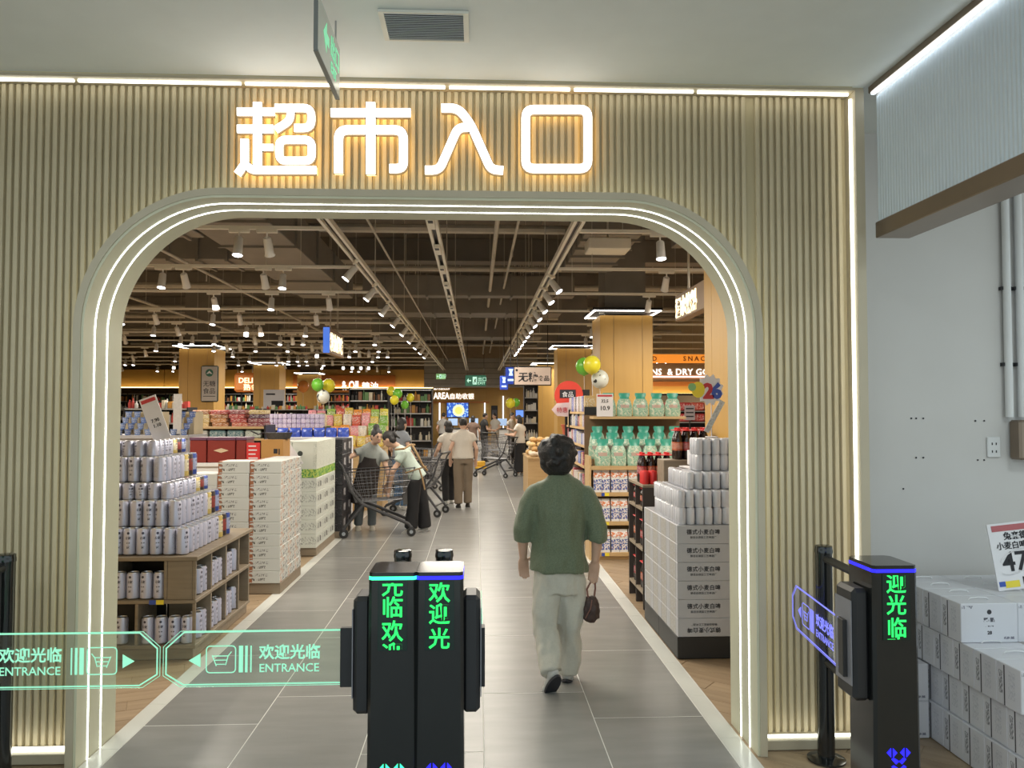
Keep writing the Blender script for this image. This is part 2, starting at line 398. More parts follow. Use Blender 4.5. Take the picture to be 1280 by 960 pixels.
CH = [('first', 'chao', [([(92, 100), (212, 100)], 28, 0, 0), ([(92, 155), (208, 155)], 28, 0, 0), ([(157, 70), (157, 285)], 30, 0, 0), ([(157, 214), (208, 214)], 22, 0, 0),
        ([(116, 188), (116, 272)], 28, 0, 0), ([(93, 300), (116, 268), (140, 287), (346, 287)], 27, 12, 0),
        ([(213, 88), (330, 88), (330, 152), (275, 152)], 27, 26, 0), ([(264, 90), (262, 128), (215, 158)], 26, 30, 0), (rrect(227, 190, 331, 257, 22), 27, 0, 1)]),
      ('second', 'shi', [([(392, 103), (648, 103)], 30, 0, 0), ([(520, 70), (520, 300)], 33, 0, 0), ([(417, 297), (417, 158), (625, 158), (625, 282), (580, 282)], 31, 30, 0)]),
      ('third', 'ru', [([(747, 88), (800, 88), (840, 138), (905, 285), (945, 288)], 30, 40, 0), ([(845, 150), (800, 150), (740, 287), (694, 287)], 30, 40, 0)]),
      ('fourth', 'kou', [(rrect(1017, 93, 1216, 282, 26), 31, 0, 1)])]
SHP = {'first': '超, the densest of the four', 'second': '市, with two legs under a bar', 'third': '入, like an upturned fork', 'fourth': '口, a rounded square ring'}
px2m = .00254/1.665*SY/3.84
for od, _, S in CH:
    t = thing('sign_character', 'lit white character ' + SHP[od].split(',')[0] + ' above the arch,' + SHP[od].split(',')[1], 'sign', cp(*S[0][0][0])[:1]+(SY, cp(*S[0][0][0])[1]), 0, 'lit characters over the entrance')
    o3 = Vector(t.location); f, g, hb_ = MB(), MB(), MB()
    for P, w, r, cl in S:
        P = rnd(P, r) if r else [Vector(p) for p in P]; Q = [Vector(cp(*p)) for p in P]
        stroke(f, Q, w/2*.88*SY/985/2.56, SY, SY+.012, cl); stroke(g, Q, (w/2+2.6)*SY/985/2.56, SY+.016, SY+.026, cl); stroke(hb_, Q, w/2*.9*SY/985/2.56, SY+.03, SY+.036, cl)
    for mb, nm, mm in ((f, 'lit_face', M_face), (g, 'edge_shell', M_edge), (hb_, 'halo_back', M_halo)):
        mb.v = [tuple(Vector(q)-o3) for q in mb.v]; mb.build(nm, mm, t)

# ------------------------------------------------------------------ hall ceiling, vent, bulkhead, right wall
XB = at(1096, 200, 3.85).x
ceil = MB().box(-9.2, 6.6, -4, 3.865, ZC+.002, ZC+.1).build('ceiling', M_ceil); tag(ceil, 'pale grey hall ceiling', kind='structure')
va, vb = fl(472, 11, ZC), fl(585, 50, ZC); x0, x1, y0, y1 = va.x, vb.x+.005, vb.y, va.y
y0, y1 = min(y0, y1), max(y0, y1)
vent = thing('ceiling_vent', 'white rectangular air vent with dark louvres in the hall ceiling', 'vent', ((x0+x1)/2, (y0+y1)/2, ZC))
hx, hy = (x1-x0)/2, (y1-y0)/2
v = MB(); fwid = .022; M_ventf = mat('vent_frame', (.80, .78, .70), .5)
for a in ((-hx, hx, -hy, -hy+fwid*.5), (-hx, hx, hy-fwid*.5, hy), (-hx, -hx+fwid, -hy+fwid*.5, hy-fwid*.5), (hx-fwid, hx, -hy+fwid*.5, hy-fwid*.5)): v.box(*a, -.012, 0)
v.build('vent_frame', M_ventf, vent); MB().box(-hx+.01, hx-.01, -hy+.01, hy-.01, -.002, .0015).build('duct_back', M_dark, vent)
lm = MB().box(-hx+fwid, hx-fwid, -.004, .004, -.0015, .0015).mesh('louvre', mat('louvre_grey', (.66, .67, .68), .5))
for k in range(15): put('louvre', lm, vent, (0, -hy+.02+k*(2*hy-.04)/14, -.009), rot=(.6, 0, 0))

M_corr = mat('corrugated_white', (.62, .68, .72), .5, 0, .02)
bulk = tag(bpy.data.objects.new('trim_1', None), 'white corrugated bulkhead with brown metal edge', kind='structure'); COL.objects.link(bulk)
zb0, zb1 = at(1096, 297, 3.85).z, at(1096, 277, 3.85).z
c = MB(); P = []; y = 3.845; st = .0125; k = 0
while y > .2: P.append((y, XB+(.006 if k % 2 else 0))); P.append((y-st*.55, XB+(.006 if k % 2 else 0))); y -= st; k += 1
vs = [(x_, y_, z_) for (y_, x_) in P for z_ in (zb1, ZC-.055)]
c.add(vs, [(2*i, 2*i+1, 2*i+3, 2*i+2) for i in range(len(P)-1)]); c.build('corrugated_sheet', M_corr, bulk)['kind'] = 'stuff'
MB().box(XB+.01, XB+.17, .2, 3.865, zb0+.004, ZC).build('bulkhead_core', M_wallg, bulk)
MB().box(XB-.006, XB+.17, .2, 3.865, zb0, zb1, c=.004).build('brown_edge', M_brown, bulk)
MB().box(XB-.03, XB+.01, .2, 3.865, ZC-.032, ZC).build('brown_cornice', M_brown, bulk)
MB().box(XB-.024, XB-.006, .2, 3.85, ZC-.043, ZC-.033).build('led_strip', M_led_cold, bulk)
wr = MB().box(XE+.0005, 6.6, 4.52, 4.7, 0, 5.2).build('wall_right', M_wallg); tag(wr, 'plain grey plaster wall beside the entrance', kind='structure')
MB().box(XE+.001, 6.6, 3.866, 4.52, ZC+.002, ZC+.1).build('ceiling_alcove', M_ceil, ceil)
hole = MB().tube([(0, .0, 0), (0, -.004, 0)], .005, 8).mesh('screw_hole', M_ink)
for px, py in ((1139, 523), (1145, 523), (1154, 523), (1145, 572), (1154, 572), (1129, 611), (1219, 526), (1230, 526), (1222, 575), (1230, 575)): put('screw_hole', hole, wr, at(px, py, 4.519))
q = at(1241, 560, 4.52); s = thing('wall_socket', 'white socket plate on the grey wall, left of the meter box', 'socket', (q.x, 4.519, q.z-.055))
MB().box(-.04, .04, -.012, 0, 0, .12, c=.004).build('plate', M_white, s)
for z in (.035, .08):
    for xx in (-.012, .012): MB().box(xx-.003, xx+.003, -.0135, -.011, z-.007, z+.007).build('slot', M_ink, s)
q0, q1 = at(1263, 525, 4.5), at(1297, 574, 4.5)
s = thing('meter_box', 'dark brown electrical box where the wall conduits end', 'electrical box', (q0.x, 4.519, q1.z))
MB().box(0, q1.x-q0.x, -.1, 0, 0, q0.z-q1.z, c=.012).build('casing', M_brown, s); MB().box(.03, q1.x-q0.x-.02, -.104, -.098, .05, q0.z-q1.z-.05, c=.001).build('cover', M_blackm, s)
for px, nm in ((1262, 'thin grey conduit pipe running up the wall above the meter box, left one'), (1278, 'grey conduit pipe up the wall above the meter box, right one')):
    a, b_ = at(px, 522, 4.49), at(px, 225, 4.49); s = thing('conduit_pipe', nm, 'pipe', (a.x, 4.49, a.z+.003), 0, 'wall conduits')
    MB().tube([(0, 0, 0), (0, 0, b_.z-a.z+.6)], .022, 10).build('pipe', M_white, s, smooth=True)
    for z in (.3, .75): MB().box(-.03, .03, .0, .03, z, z+.02).build('clip', M_dark, s)

# exit sign hung edge-on from the hall ceiling
ex = thing('exit_sign', 'glass exit sign hung edge-on below the hall ceiling', 'exit sign', (-.597, 2.9, 3.005))
M_signglass = mat('sign_plate', (.66, .69, .64), .25); M_green = mat_glow('exit_green', (.25, .85, .48), .55)
MB().box(-.008, .008, 0, .46, 0, .215, c=.002).build('plate', M_signglass, ex); MB().box(-.008, .008, -.005, -.0005, 0, .215).build('end_cap', mat('cap_grey', (.2, .21, .2), .4), ex)
MB().box(-.009, .009, 0, .46, -.006, -.0005).build('bottom_channel', MATS['cap_grey'], ex)
def yz(poly, x, nm='arrow_mark'): MB().prism(poly, x, x+.001, 'x').build(nm, M_green, ex)
yz([(.1, .12), (.16, .18), (.16, .14), (.21, .14), (.21, .1), (.16, .1), (.16, .06)], .0085)
text('出口', (.0092, .24, .1), .1, M_green, ex, rz=PI/2); text('EXIT', (.0092, .25, .03), .06, M_green, ex, rz=PI/2)
for y in (.06, .4): MB().tube([(0, y, .215), (0, y, ZC-3.005)], .004, 6).build('chain', M_steel, ex)
# ------------------------------------------------------------------ sales floor shell
def pbox(mb, x0, y0, x1, y1, Y, t, mi=0, c=0.):
    a, b_ = at(x0, y1, Y), at(x1, y0, Y); return mb.box(a.x, b_.x, Y, Y+t, a.z, b_.z, mi, c=c)
M_store = mat('store_wall', (.45, .36, .24), .7); M_ceild = mat('store_ceiling', (.15, .135, .118), .85, 0, .1)
M_duct = mat('duct_grey', (.23, .213, .19), .6, .2, .08, 3); M_pipe = mat('pipe_pale', (.52, .49, .43), .6, 0, .08)
M_track = mat('track_white', (.84, .81, .73), .5, 0, .03); M_head = mat('lamp_head_white', (.90, .89, .87), .4, 0, .02); M_lens = mat_glow('lamp_lens', (.94, .95, 1), 14)
w_ = MB().box(-18, -17.8, 4.2, 40, 0, 5.1).build('wall_left', M_store); tag(w_, 'far wall of the sales floor on the grocery side', kind='structure')
w_ = MB().box(7.3, 7.5, 4.7, 40, 0, 5.1).build('wall_side', M_store); tag(w_, 'far wall of the sales floor on the snack side', kind='structure')
w_ = MB().box(-18, 7.5, 40, 40.2, 0, 5.1).build('wall_back', M_store); tag(w_, 'rear wall of the sales floor', kind='structure')
c_ = MB().box(-18, 7.5, 4.0, 40.2, 5.1, 5.25).build('ceiling_store', M_ceild); tag(c_, 'dark open ceiling of the sales floor', kind='structure')
def beam(name, lab, cat, b6, m=M_duct, flanges=0, group='ducts under the open ceiling'):
    x0, x1, y0, y1, z0, z1 = b6; t = thing(name, lab, cat, (x0, y0, z0), 0, group)
    MB().box(0, x1-x0, 0, y1-y0, 0, z1-z0, c=.01).build('duct_body', m, t)
    for k in range(flanges):
        if x1-x0 > y1-y0: f = MB().box((k+.5)*(x1-x0)/flanges-.02, (k+.5)*(x1-x0)/flanges+.02, -.03, y1-y0+.03, -.03, z1-z0+.03)
        else: f = MB().box(-.03, x1-x0+.03, (k+.5)*(y1-y0)/flanges-.02, (k+.5)*(y1-y0)/flanges+.02, -.03, z1-z0+.03)
        f.build('flange', m, t)
    for a in (.2, .8): MB().tube([((x1-x0)*a, (y1-y0)*a, z1-z0), ((x1-x0)*a, (y1-y0)*a, 5.1-z0)], .01, 5).build('hanger_rod', M_pipe, t)
    return t
for i, (b6, nm) in enumerate([((-3.3, -2.35, 8.2, 15, 3.8, 4.28), 'big grey air duct running into the shop left of the aisle'), ((-5.2, -3.35, 8.9, 9.8, 3.8, 4.25), 'grey branch duct above the first cross tracks'),
        ((-5.4, -3.35, 11.3, 12.1, 3.82, 4.27), 'grey branch duct above the third cross track'), ((1.3, 2.0, 9.4, 12, 3.8, 4.25), 'grey air duct running into the shop right of the aisle'),
        ((-2.2, 1.9, 15.2, 15.55, 3.9, 4.3), 'dark cross duct above the aisle, nearest one'), ((-2.2, 1.9, 17.5, 18.4, 3.85, 4.3), 'dark cross duct above the aisle, middle one'), ((-3, 1.9, 22.6, 23.7, 3.8, 4.3), 'dark cross duct above the aisle, farthest one'),
        ((-8.5, -5.6, 10.2, 11.2, 3.85, 4.3), 'wide grey duct high above the snack tables'), ((2.6, 5.2, 9.5, 10.4, 3.85, 4.3), 'grey duct behind the first veneered column top')]):
    beam('air_duct', nm, 'duct', b6, flanges=5)
for i in range(9):
    y = 9.3+i*2.9; z = 4.40+.1*(i % 2)
    t = thing('ceiling_pipe', 'pale pipe crossing under the dark ceiling, %s from the entrance' % ordn(i), 'pipe', (-14, y, z), 0, 'pipes across the open ceiling')
    MB().tube([(0, 0, 0), (21, 0, 0)], .07 if i % 2 else .05, 8).build('pipe', M_pipe, t, smooth=True)
    for xx in range(3, 20, 4): MB().tube([(xx, 0, 0), (xx, 0, 5.1-z)], .008, 5).build('hanger_rod', M_pipe, t)
for i, y in enumerate((7.6, 11.6, 15.6, 19.6, 24)):
    t = thing('ceiling_beam', 'grey concrete beam across the open ceiling, %s from the entrance' % ordn(i), 'beam', (-17.8, y, 4.65), 0, 'ceiling beams')
    MB().box(0, 25, 0, .4, 0, .45, c=.01).build('beam_body', M_duct, t)
for i, (x, z, r) in enumerate(((-1.12, 3.62, .014), (.25, 4.0, .03), (.52, 4.05, .02), (-3.9, 3.66, .02), (-6.2, 3.7, .025))):
    t = thing('service_pipe', 'thin service pipe running into the shop, ' + ('left of the middle light track', 'just right of the middle light track', 'second right of the middle light track', 'left of the big duct', 'far left over the snack tables')[i], 'pipe', (x, 6, z), 0, 'service pipes along the aisle')
    MB().tube([(0, 0, 0), (0, 26, 0)], r, 6).build('pipe', M_pipe, t, smooth=True)
    for k in range(6): MB().tube([(0, 1.5+4*k, 0), (0, 1.5+4*k, -.12 if i else -.02)], .01, 6).build('nozzle', M_pipe, t)
    for k in range(4): MB().tube([(0, 2+7*k, 0), (0, 2+7*k, 5.1-z)], .005, 5).build('hanger_rod', M_pipe, t)
t = thing('ceiling_unit', 'white slim box unit hung above the right light track', 'ceiling unit', at(763, 311, 8.6)); q0, q1 = at(736, 311, 8.6), at(789, 297, 8.6)
MB().box(q0.x-t.location.x, q1.x-t.location.x, 0, .35, 0, q1.z-q0.z, c=.01).build('casing', M_track, t); MB().tube([(0, .17, .1), (0, .17, 5.1-t.location.z)], .012, 6).build('hanger_rod', M_pipe, t)

# ------------------------------------------------------------------ light tracks and spotlights
TZ = 3.30
def head_unit(name, lit):
    t = thing(name, 'x', 'spotlight'); MB().box(-.09, .09, -.017, .017, -.03, 0, c=.003).build('adapter', M_track, t); MB().tube([(0, 0, -.03), (0, 0, -.075)], .008, 6).build('stem', M_head, t)
    M = Matrix.Translation((0, 0, -.07)) @ Matrix.Rotation(math.radians(-14 if lit else 38), 4, 'X')
    h = MB(); h.lathe([(.028, -.002), (.037, -.012), (.042, -.16), (.048, -.175), (.043, -.175), (.041, -.168)], 14); h.v = [tuple(M @ Vector(q)) for q in h.v]; hd = h.build('lamp_head', M_head, t, smooth=True)
    l = MB(); l.lathe([(.001, -.1705), (.0405, -.1705), (.0405, -.1715), (.001, -.1715)], 14); l.v = [tuple(M @ Vector(q)) for q in l.v]; l.build('lens', M_lens, hd); return t
H1, H0 = head_unit('track_spotlight', True), head_unit('track_spotlight', False); used = set()
def head(lit, x, y, lab, rz=0):
    src = H1 if lit else H0
    if src not in used: used.add(src); o = src; o.location = (x, y, TZ-.03); o.rotation_euler = (0, 0, rz)
    else: o = dup(src, (x, y, TZ-.03), rz)
    o['label'] = lab; o['group'] = 'track spotlights of the sales floor'
for nm, x in (('left', -1.29), ('middle', -.385), ('right', .87)):
    t = thing('light_track', 'long white light track running along the aisle, %s of three' % nm, 'light track', (x, 5.0, TZ-.03), 0, 'light tracks along the aisle')
    for s_ in (-1, 1): MB().box(s_*.035-.014, s_*.035+.014, 0, 26, 0, .05).build('rail', M_track, t)
    MB().box(-.02, .02, 0, 26, .03, .05).build('channel', M_dark, t)
    for k in range(7): MB().tube([(0, 1+4*k, .05), (0, 1+4*k, 5.1-TZ)], .006, 5).build('hanger_rod', M_pipe, t)
rows = [7.0+1.88*k for k in range(12)]
for k, y in enumerate(rows):
    for side in ('left', 'right'):
        x0, x1 = (-.47*y-.6, -1.33) if side == 'left' else (.91, min(7.2, .33*y+.5))
        t = thing('cross_track', 'thin white cross track %s of the aisle, %s from the entrance' % (side, ordn(k)), 'light track', (x0, y, TZ-.03), 0, 'cross tracks')
        MB().box(0, x1-x0, -.018, .018, 0, .03).build('rail', M_track, t)
        xx = .4
        while xx < x1-x0: MB().tube([(xx, 0, .03), (xx, 0, 5.1-TZ)], .004, 5).build('hanger_rod', M_pipe, t); xx += 2.4
PXH = {0: [(297, 1), (332, 0), (826, 1)], 1: [(202, 1), (224, 0), (328, 0), (353, 1), (834, 0)], 2: [(266, 0), (339, 1), (410, 0), (812, 0)], 3: [(153, 1), (192, 0), (266, 1), (298, 0), (394, 0), (756, 1)],
       4: [(192, 1), (220, 0), (308, 1), (322, 0), (382, 1), (412, 1), (740, 1), (800, 0)]}
rr = random.Random(3)
for k, y in enumerate(rows):
    L = PXH.get(k) or sorted([(rr.uniform(150, 545-300/(k-1)), rr.random() < .62) for _ in range(10)]+[(rr.uniform(660+150/k, 830), rr.random() < .6) for _ in range(4)])
    last = -99
    for j, (px, lit) in enumerate(L):
        if px-last < 2200/y*.1: px = last+2200/y*.1+1
        last = px
        head(lit, at(px, 450, y).x, y, '%s spotlight, %s along the %s cross track from the entrance' % ('lit white' if lit else 'turned white', ordn(j), ordn(k)))
for j in range(9):
    head(False, -1.29, 8.4+j*1.55, 'turned white spotlight on the long left aisle track, %s from the entrance' % ordn(j), 1.9)
for j in range(12):
    head(False, .87, 9.2+j*.95, 'turned white spotlight on the long right aisle track, %s from the entrance' % ordn(j), -2.1)
for j in range(14):
    o = thing('track_driver', 'small white driver box clipped to the middle aisle track, %s from the entrance' % ordn(j), 'driver box', (-.385, 6.6+j*1.1, TZ-.031), 0, 'driver boxes of the middle track')
    MB().box(-.03, .03, -.17, .17, -.04, 0, c=.006).build('casing', M_track, o); MB().box(-.02, .02, -.16, -.08, -.044, -.039).build('socket_face', M_dark, o)

# ------------------------------------------------------------------ veneered columns
M_tray = mat_glow('tray_light', (1, .95, .86), 6)
def column(x, y, lab):
    t = thing('veneered_column', lab, 'column', (x, y, 0), 0, 'veneered columns'); H = .42
    MB().box(-.33, .33, -.33, .33, 3.24, 5.1).build('upper_shaft', M_duct, t)
    MB().box(-H+.01, H-.01, -H+.01, H-.01, 0, 3.2).build('core', M_brown, t)
    for f in range(4):
        M = Matrix.Rotation(f*PI/2, 4, 'Z')
        for a, b_ in ((-H, -H*.5), (-H*.5+.006, H*.6), (H*.6+.006, H)): MB().box(a, b_-.0, -H-.004, -H+.012, .1, 3.2, M=M, c=.002).build('veneer_panel', M_gold, t)
    MB().box(-H-.14, H+.14, -H-.14, H+.14, 3.27, 3.31, c=.004).build('light_tray', M_dark, t)
    for f in range(4): MB().box(-H-.12, H+.12, -H-.12, -H-.09, 3.255, 3.269, M=Matrix.Rotation(f*PI/2, 4, 'Z')).build('led_strip', M_tray, t)
    MB().box(-H-.01, H+.01, -H-.01, H+.01, 0, .1).build('plinth', M_brown, t)
column(2.39, 6.3, 'nearest gold veneered column, half hidden by the arch on the beer side')
column(2.39, 12.9, 'gold veneered column with lit tray top behind the teal bags')
column(2.39, 19.6, 'gold veneered column behind the red round sign')
column(2.39, 26.6, 'farthest gold veneered column beside the checkout area')
column(-6.85, 20.0, 'gold veneered column with the framed tall sign, left of the aisle')
column(-6.95, 26.8, 'gold veneered column behind the white notice card')
column(-7.1, 33.8, 'farthest gold veneered column, behind the panda-spotted balloon')

# ------------------------------------------------------------------ rear walls and signs
M_band = mat_wood('band_veneer', (.60, .35, .09), (.68, .42, .12), .5, 0, 1.5, .04); M_orange = mat('sign_orange', (.70, .24, .05), .45)
M_txt = mat_glow('sign_white', (1, .97, .95), 1.5); M_txtw = mat_glow('sign_warm', (1, .86, .55), 1.6); M_cov = mat_glow('cove_light', (1, .72, .32), 5)
YB = 36.0
t = thing('fascia_board', 'long warm veneer fascia along the rear left wall above the shelves', 'fascia', at(340, 485, YB))
o3 = t.location.copy()
for i, (a, b_) in enumerate(((100, 205), (205.4, 300), (300.4, 395), (395.4, 475), (475.4, 541))):
    p = pbox(MB(), a, 462, b_, 485, YB, .2); p.v = [tuple(Vector(q)-o3) for q in p.v]; p.build('veneer_panel', M_band, t)
p = pbox(MB(), 100, 485.2, 541, 486.4, YB-.3, .25); p.v = [tuple(Vector(q)-o3) for q in p.v]; p.build('light_ledge', M_dark, t)
p = pbox(MB(), 102, 484.2, 541, 484.9, YB-.2, .08); p.v = [tuple(Vector(q)-o3) for q in p.v]; p.build('cove_strip', M_cov, t)
def board(name, lab, cat, box, Y, m, th=.06, c=.01, group=None):
    a, b_ = at(box[0], box[3], Y), at(box[2], box[1], Y); t = thing(name, lab, cat, ((a.x+b_.x)/2, Y, a.z), 0, group)
    MB().box(-(b_.x-a.x)/2, (b_.x-a.x)/2, 0, th, 0, b_.z-a.z, c=c).build('board', m, t); t['w'] = b_.x-a.x; t['h'] = b_.z-a.z; return t
def on(t, s, px, py, hpx, m, bold=0., align='LEFT', sp=1., sx=1.):          # lettering lying on a board; baseline at pixel (px,py), capital height hpx
    Y = t.location.y-.012; q = at(px, py, Y); o = text(s, tuple(Vector((q.x, Y, q.z))-t.location), hpx*Y/985/.72, m, t, ext=.008, bold=bold*hpx*Y/985, align=align, sp=sp); o.scale.x = sx; return o
t = board('department_sign', 'orange GRAIN & OIL department sign with white lit letters on the rear fascia', 'sign', (366, 469, 494, 490.5), YB-.101, M_orange, .1)
on(t, 'GRAIN', 388, 487, 11, M_txt, .03, sp=1.0, sx=.62); on(t, '& OIL', 427, 487, 11, M_txt, .03, sp=1.0, sx=.62); on(t, '粮油', 452, 486.5, 7.5, M_txt, .015)
t = board('department_sign', 'small orange sign with glowing warm letters between the first two left columns', 'sign', (292, 466, 319, 490), 27.5, M_orange, .15, c=.08)
on(t, 'DELI', 298, 478.5, 6.5, M_txtw, .02); on(t, '熟食', 304, 487.5, 6.5, M_txtw, .01)
for s_ in (-.25, .25): MB().tube([(s_, .07, t['h']), (s_, .07, 5.1-t.location.z)], .012, 5).build('hanger_rod', M_pipe, t)
# checkout area at the very back
t = board('checkout_wall', 'warm veneer wall of the checkout area with lit edges', 'wall panel', (541, 484, 692, 566), 39.2, M_band, .2)
t = board('area_sign', 'white lit AREA lettering over the checkout wall at the end of the aisle', 'sign', (541, 486, 608, 501), 39.09, M_band, .1)
on(t, 'AREA', 542, 498.6, 8.2, M_txt, .025, sx=.7); on(t, '自助收银', 561.5, 498.3, 5.6, M_txt, .01); on(t, 'SELF CHECKOUT', 542, 487.2, 1.9, M_txt, .02)
MB().box(-t['w']/2, t['w']/2*1.1, -.05, -.005, -.1, -.04).build('orange_edge', M_orange, t)
for i, px in enumerate((549.5, 606, 629)):
    q, q2 = at(px, 528+20*(i == 2), 39.1), at(px, 503-8*(i == 2), 39.1); s = thing('light_bar', 'upright white light bar on the checkout wall, %s from left' % ORD[i], 'light bar', (q.x, 39.115, q.z), 0, 'light bars of the checkout wall')
    MB().box(-.035, .035, 0, .05, 0, q2.z-q.z).build('diffuser', M_txt, s); MB().box(-.045, .045, .05, .08, 0, q2.z-q.z).build('holder', M_dark, s)
s = board('wall_screen', 'blue advertising screen with a yellow sun on the checkout wall', 'screen', (558, 502, 586, 522), 39.135, M_black, .06)
def make_screen():
    m, nt, p = nodes_of('screen_picture'); (x, y, z), v = coords(nt)
    d = ((x-.05)*(x-.05)+(z-.35)*(z-.35)); n = noise_tex(nt, v, 9, 2)
    c1 = mixc(nt, n.gt(.55), (.03, .10, .45), (.30, .50, .85)); c1 = mixc(nt, d.lt(.085), c1, (.75, .80, .45)); c1 = mixc(nt, d.lt(.035), c1, (.95, .62, .15))
    nt.links.new(c1, p.inputs['Emission Color']); nt.links.new(c1, p.inputs['Base Color']); p.inputs['Emission Strength'].default_value = 1.3; return m
MB().box(-s['w']/2+.03, s['w']/2-.03, -.006, -.001, .03, s['h']-.03).build('display', make_screen(), s)
s = board('framed_notice', 'small black framed notice on the checkout wall', 'notice', (614, 507, 622, 525), 39.145, M_dark, .05); MB().box(-.12, .12, -.004, -.001, .12, .5).build('print', mat('notice_grey', (.1, .1, .12), .5), s)
t = board('grey_bulkhead', 'grey panelled bulkhead across the end of the aisle', 'bulkhead', (530, 448, 700, 484), 31.0, mat('bulkhead_grey', (.30, .29, .27), .7), .3)
for k in range(5): MB().box(-t['w']/2, t['w']/2, -.006, -.001, .12+k*.21, .13+k*.21).build('panel_joint', M_dark, t)
def make_exit(lab, box, Y, m):
    t = board('green_exit_sign', lab, 'exit sign', box, Y, m, .05); g = mat_glow('exit_pale', (.55, .95, .75), .9); w, h = t['w'], t['h']
    MB().prism([(-.42*w, .5*h), (-.34*w, .72*h), (-.34*w, .55*h), (-.22*w, .55*h), (-.22*w, .45*h), (-.34*w, .45*h), (-.34*w, .28*h)], -.008, -.001).build('arrow', g, t)
    MB().prism([(-.14*w, .15*h), (.06*w, .15*h), (.06*w, .85*h), (-.14*w, .85*h)], -.004, -.001).build('pictogram_panel', g, t)
    MB().prism([(-.08*w, .2*h), (-.02*w, .45*h), (.02*w, .2*h), (.04*w, .2*h), (.0, .55*h), (.03*w, .62*h), (-.02*w, .7*h), (-.06*w, .55*h), (-.1*w, .2*h)], -.012, -.0045).build('running_figure', M_dark, t)
    text('出口', (.1*w, -.006, .48*h), .42*h, g, t); text('EXIT', (.1*w, -.006, .16*h), .34*h, g, t)
    for s_ in (-.4, .4): MB().tube([(s_*w, .02, h), (s_*w, .02, 5.1-t.location.z)], .006, 5).build('hanger_rod', M_dark, t)
M_exit = mat_glow('exit_board', (.02, .14, .08), .5)
make_exit('green exit sign with arrow hung over the far aisle', (581.5, 469, 607.5, 482.5), 24.0, M_exit)
make_exit('small pale green exit sign seen beyond the left light track', (545, 467, 557, 474), 28.0, mat_glow('exit_board_pale', (.25, .5, .2), .5))
M_bsign = mat_glow('blue_board', (.02, .06, .42), .7)
for lab, box, Y, px in (('lower and nearer to the aisle of the two blue hanging signs', (625, 470, 635, 487), 20.0, 626), ('blue hanging sign half behind the grey sugar-free sign', (632, 459, 645, 480), 18.5, 634)):
    t = board('blue_hanging_sign', lab, 'sign', box, Y, M_bsign, .05, group='blue hanging signs'); w, h = t['w'], t['h']
    MB().prism([(-.2*w, .5*h), (.2*w, .5*h), (.12*w, .7*h), (.24*w, .9*h), (-.24*w, .9*h), (-.1*w, .72*h)], -.006, -.001).build('figure', mat_glow('sign_ice', (.6, .85, 1), 1.2), t)
    MB().box(-.3*w, .3*w, -.005, -.001, .18*h, .3*h).build('text_bar', mat_glow('sign_ice', (.6, .85, 1), 1.2), t)
    MB().tube([(0, .02, h), (0, .02, 5.1-t.location.z)], .01, 5).build('hanger_rod', M_dark, t)
M_pinkb = mat('sign_taupe', (.52, .42, .36), .5)
t = board('hanging_sign', 'taupe hanging sign with black brush characters 无糖食品', 'sign', (642, 458, 689.5, 482), 16.0, M_blackm, .05, c=.012); w, h = t['w'], t['h']
MB().box(-w/2+.02, w/2-.02, -.006, -.001, .02, h-.02, c=.002).build('face', M_pinkb, t); MB().tube([(-w*.42, -.012, h*.8), (-w*.42, -.0065, h*.8)], .025, 10).build('logo_dot', M_ink, t)
text('无糖', (-w*.38, -.009, h*.25), h*.52, M_ink, t, bold=.004); text('食品', (w*.14, -.009, h*.27), h*.3, M_ink, t, bold=.002)
for s_ in (-.4, .4): MB().tube([(s_*w, .02, h), (s_*w, .02, 5.1-t.location.z)], .008, 5).build('hanger_rod', M_dark, t)
t = board('column_sign', 'tall grey framed sign with a green crest on the nearest left column', 'sign', (250.5, 457, 273, 502.5), 19.5, mat('frame_green_black', (.03, .05, .04), .5), .05, c=.03); w, h = t['w'], t['h']
MB().box(-w/2+.025, w/2-.025, -.008, -.001, .025, h-.025, c=.003).build('face', mat('sign_grey', (.50, .46, .43), .5), t)
MB().tube([(0, -.009, h*.8), (0, -.0121, h*.8)], w*.22, 20).build('crest_disc', mat('crest_green', (.04, .16, .11), .5), t); MB().prism([(-w*.18, h*.77), (0, h*.86), (w*.18, h*.77), (w*.06, h*.775), (0, h*.8), (-w*.06, h*.775)], -.016, -.0125).build('crest_peak', M_card, t)
text('无糖', (0, -.011, h*.44), w*.36, M_ink, t, align='CENTER'); text('食品', (0, -.011, h*.24), w*.36, M_ink, t, align='CENTER'); MB().box(-w*.35, w*.35, -.011, -.0085, h*.15, h*.165).build('small_print', M_ink, t)
t = board('notice_card', 'white notice card with black picture at the second left column', 'notice', (329, 487, 356, 511), 24.5, M_card, .02); w, h = t['w'], t['h']
MB().box(-w*.12, w*.42, -.004, -.001, h*.08, h*.42).build('picture', M_ink, t); MB().box(-w*.38, w*.05, -.004, -.001, h*.72, h*.8).build('heading', M_ink, t); MB().tube([(0, .03, -t.location.z), (0, .03, 0)], .02, 8).build('stand', M_dark, t)
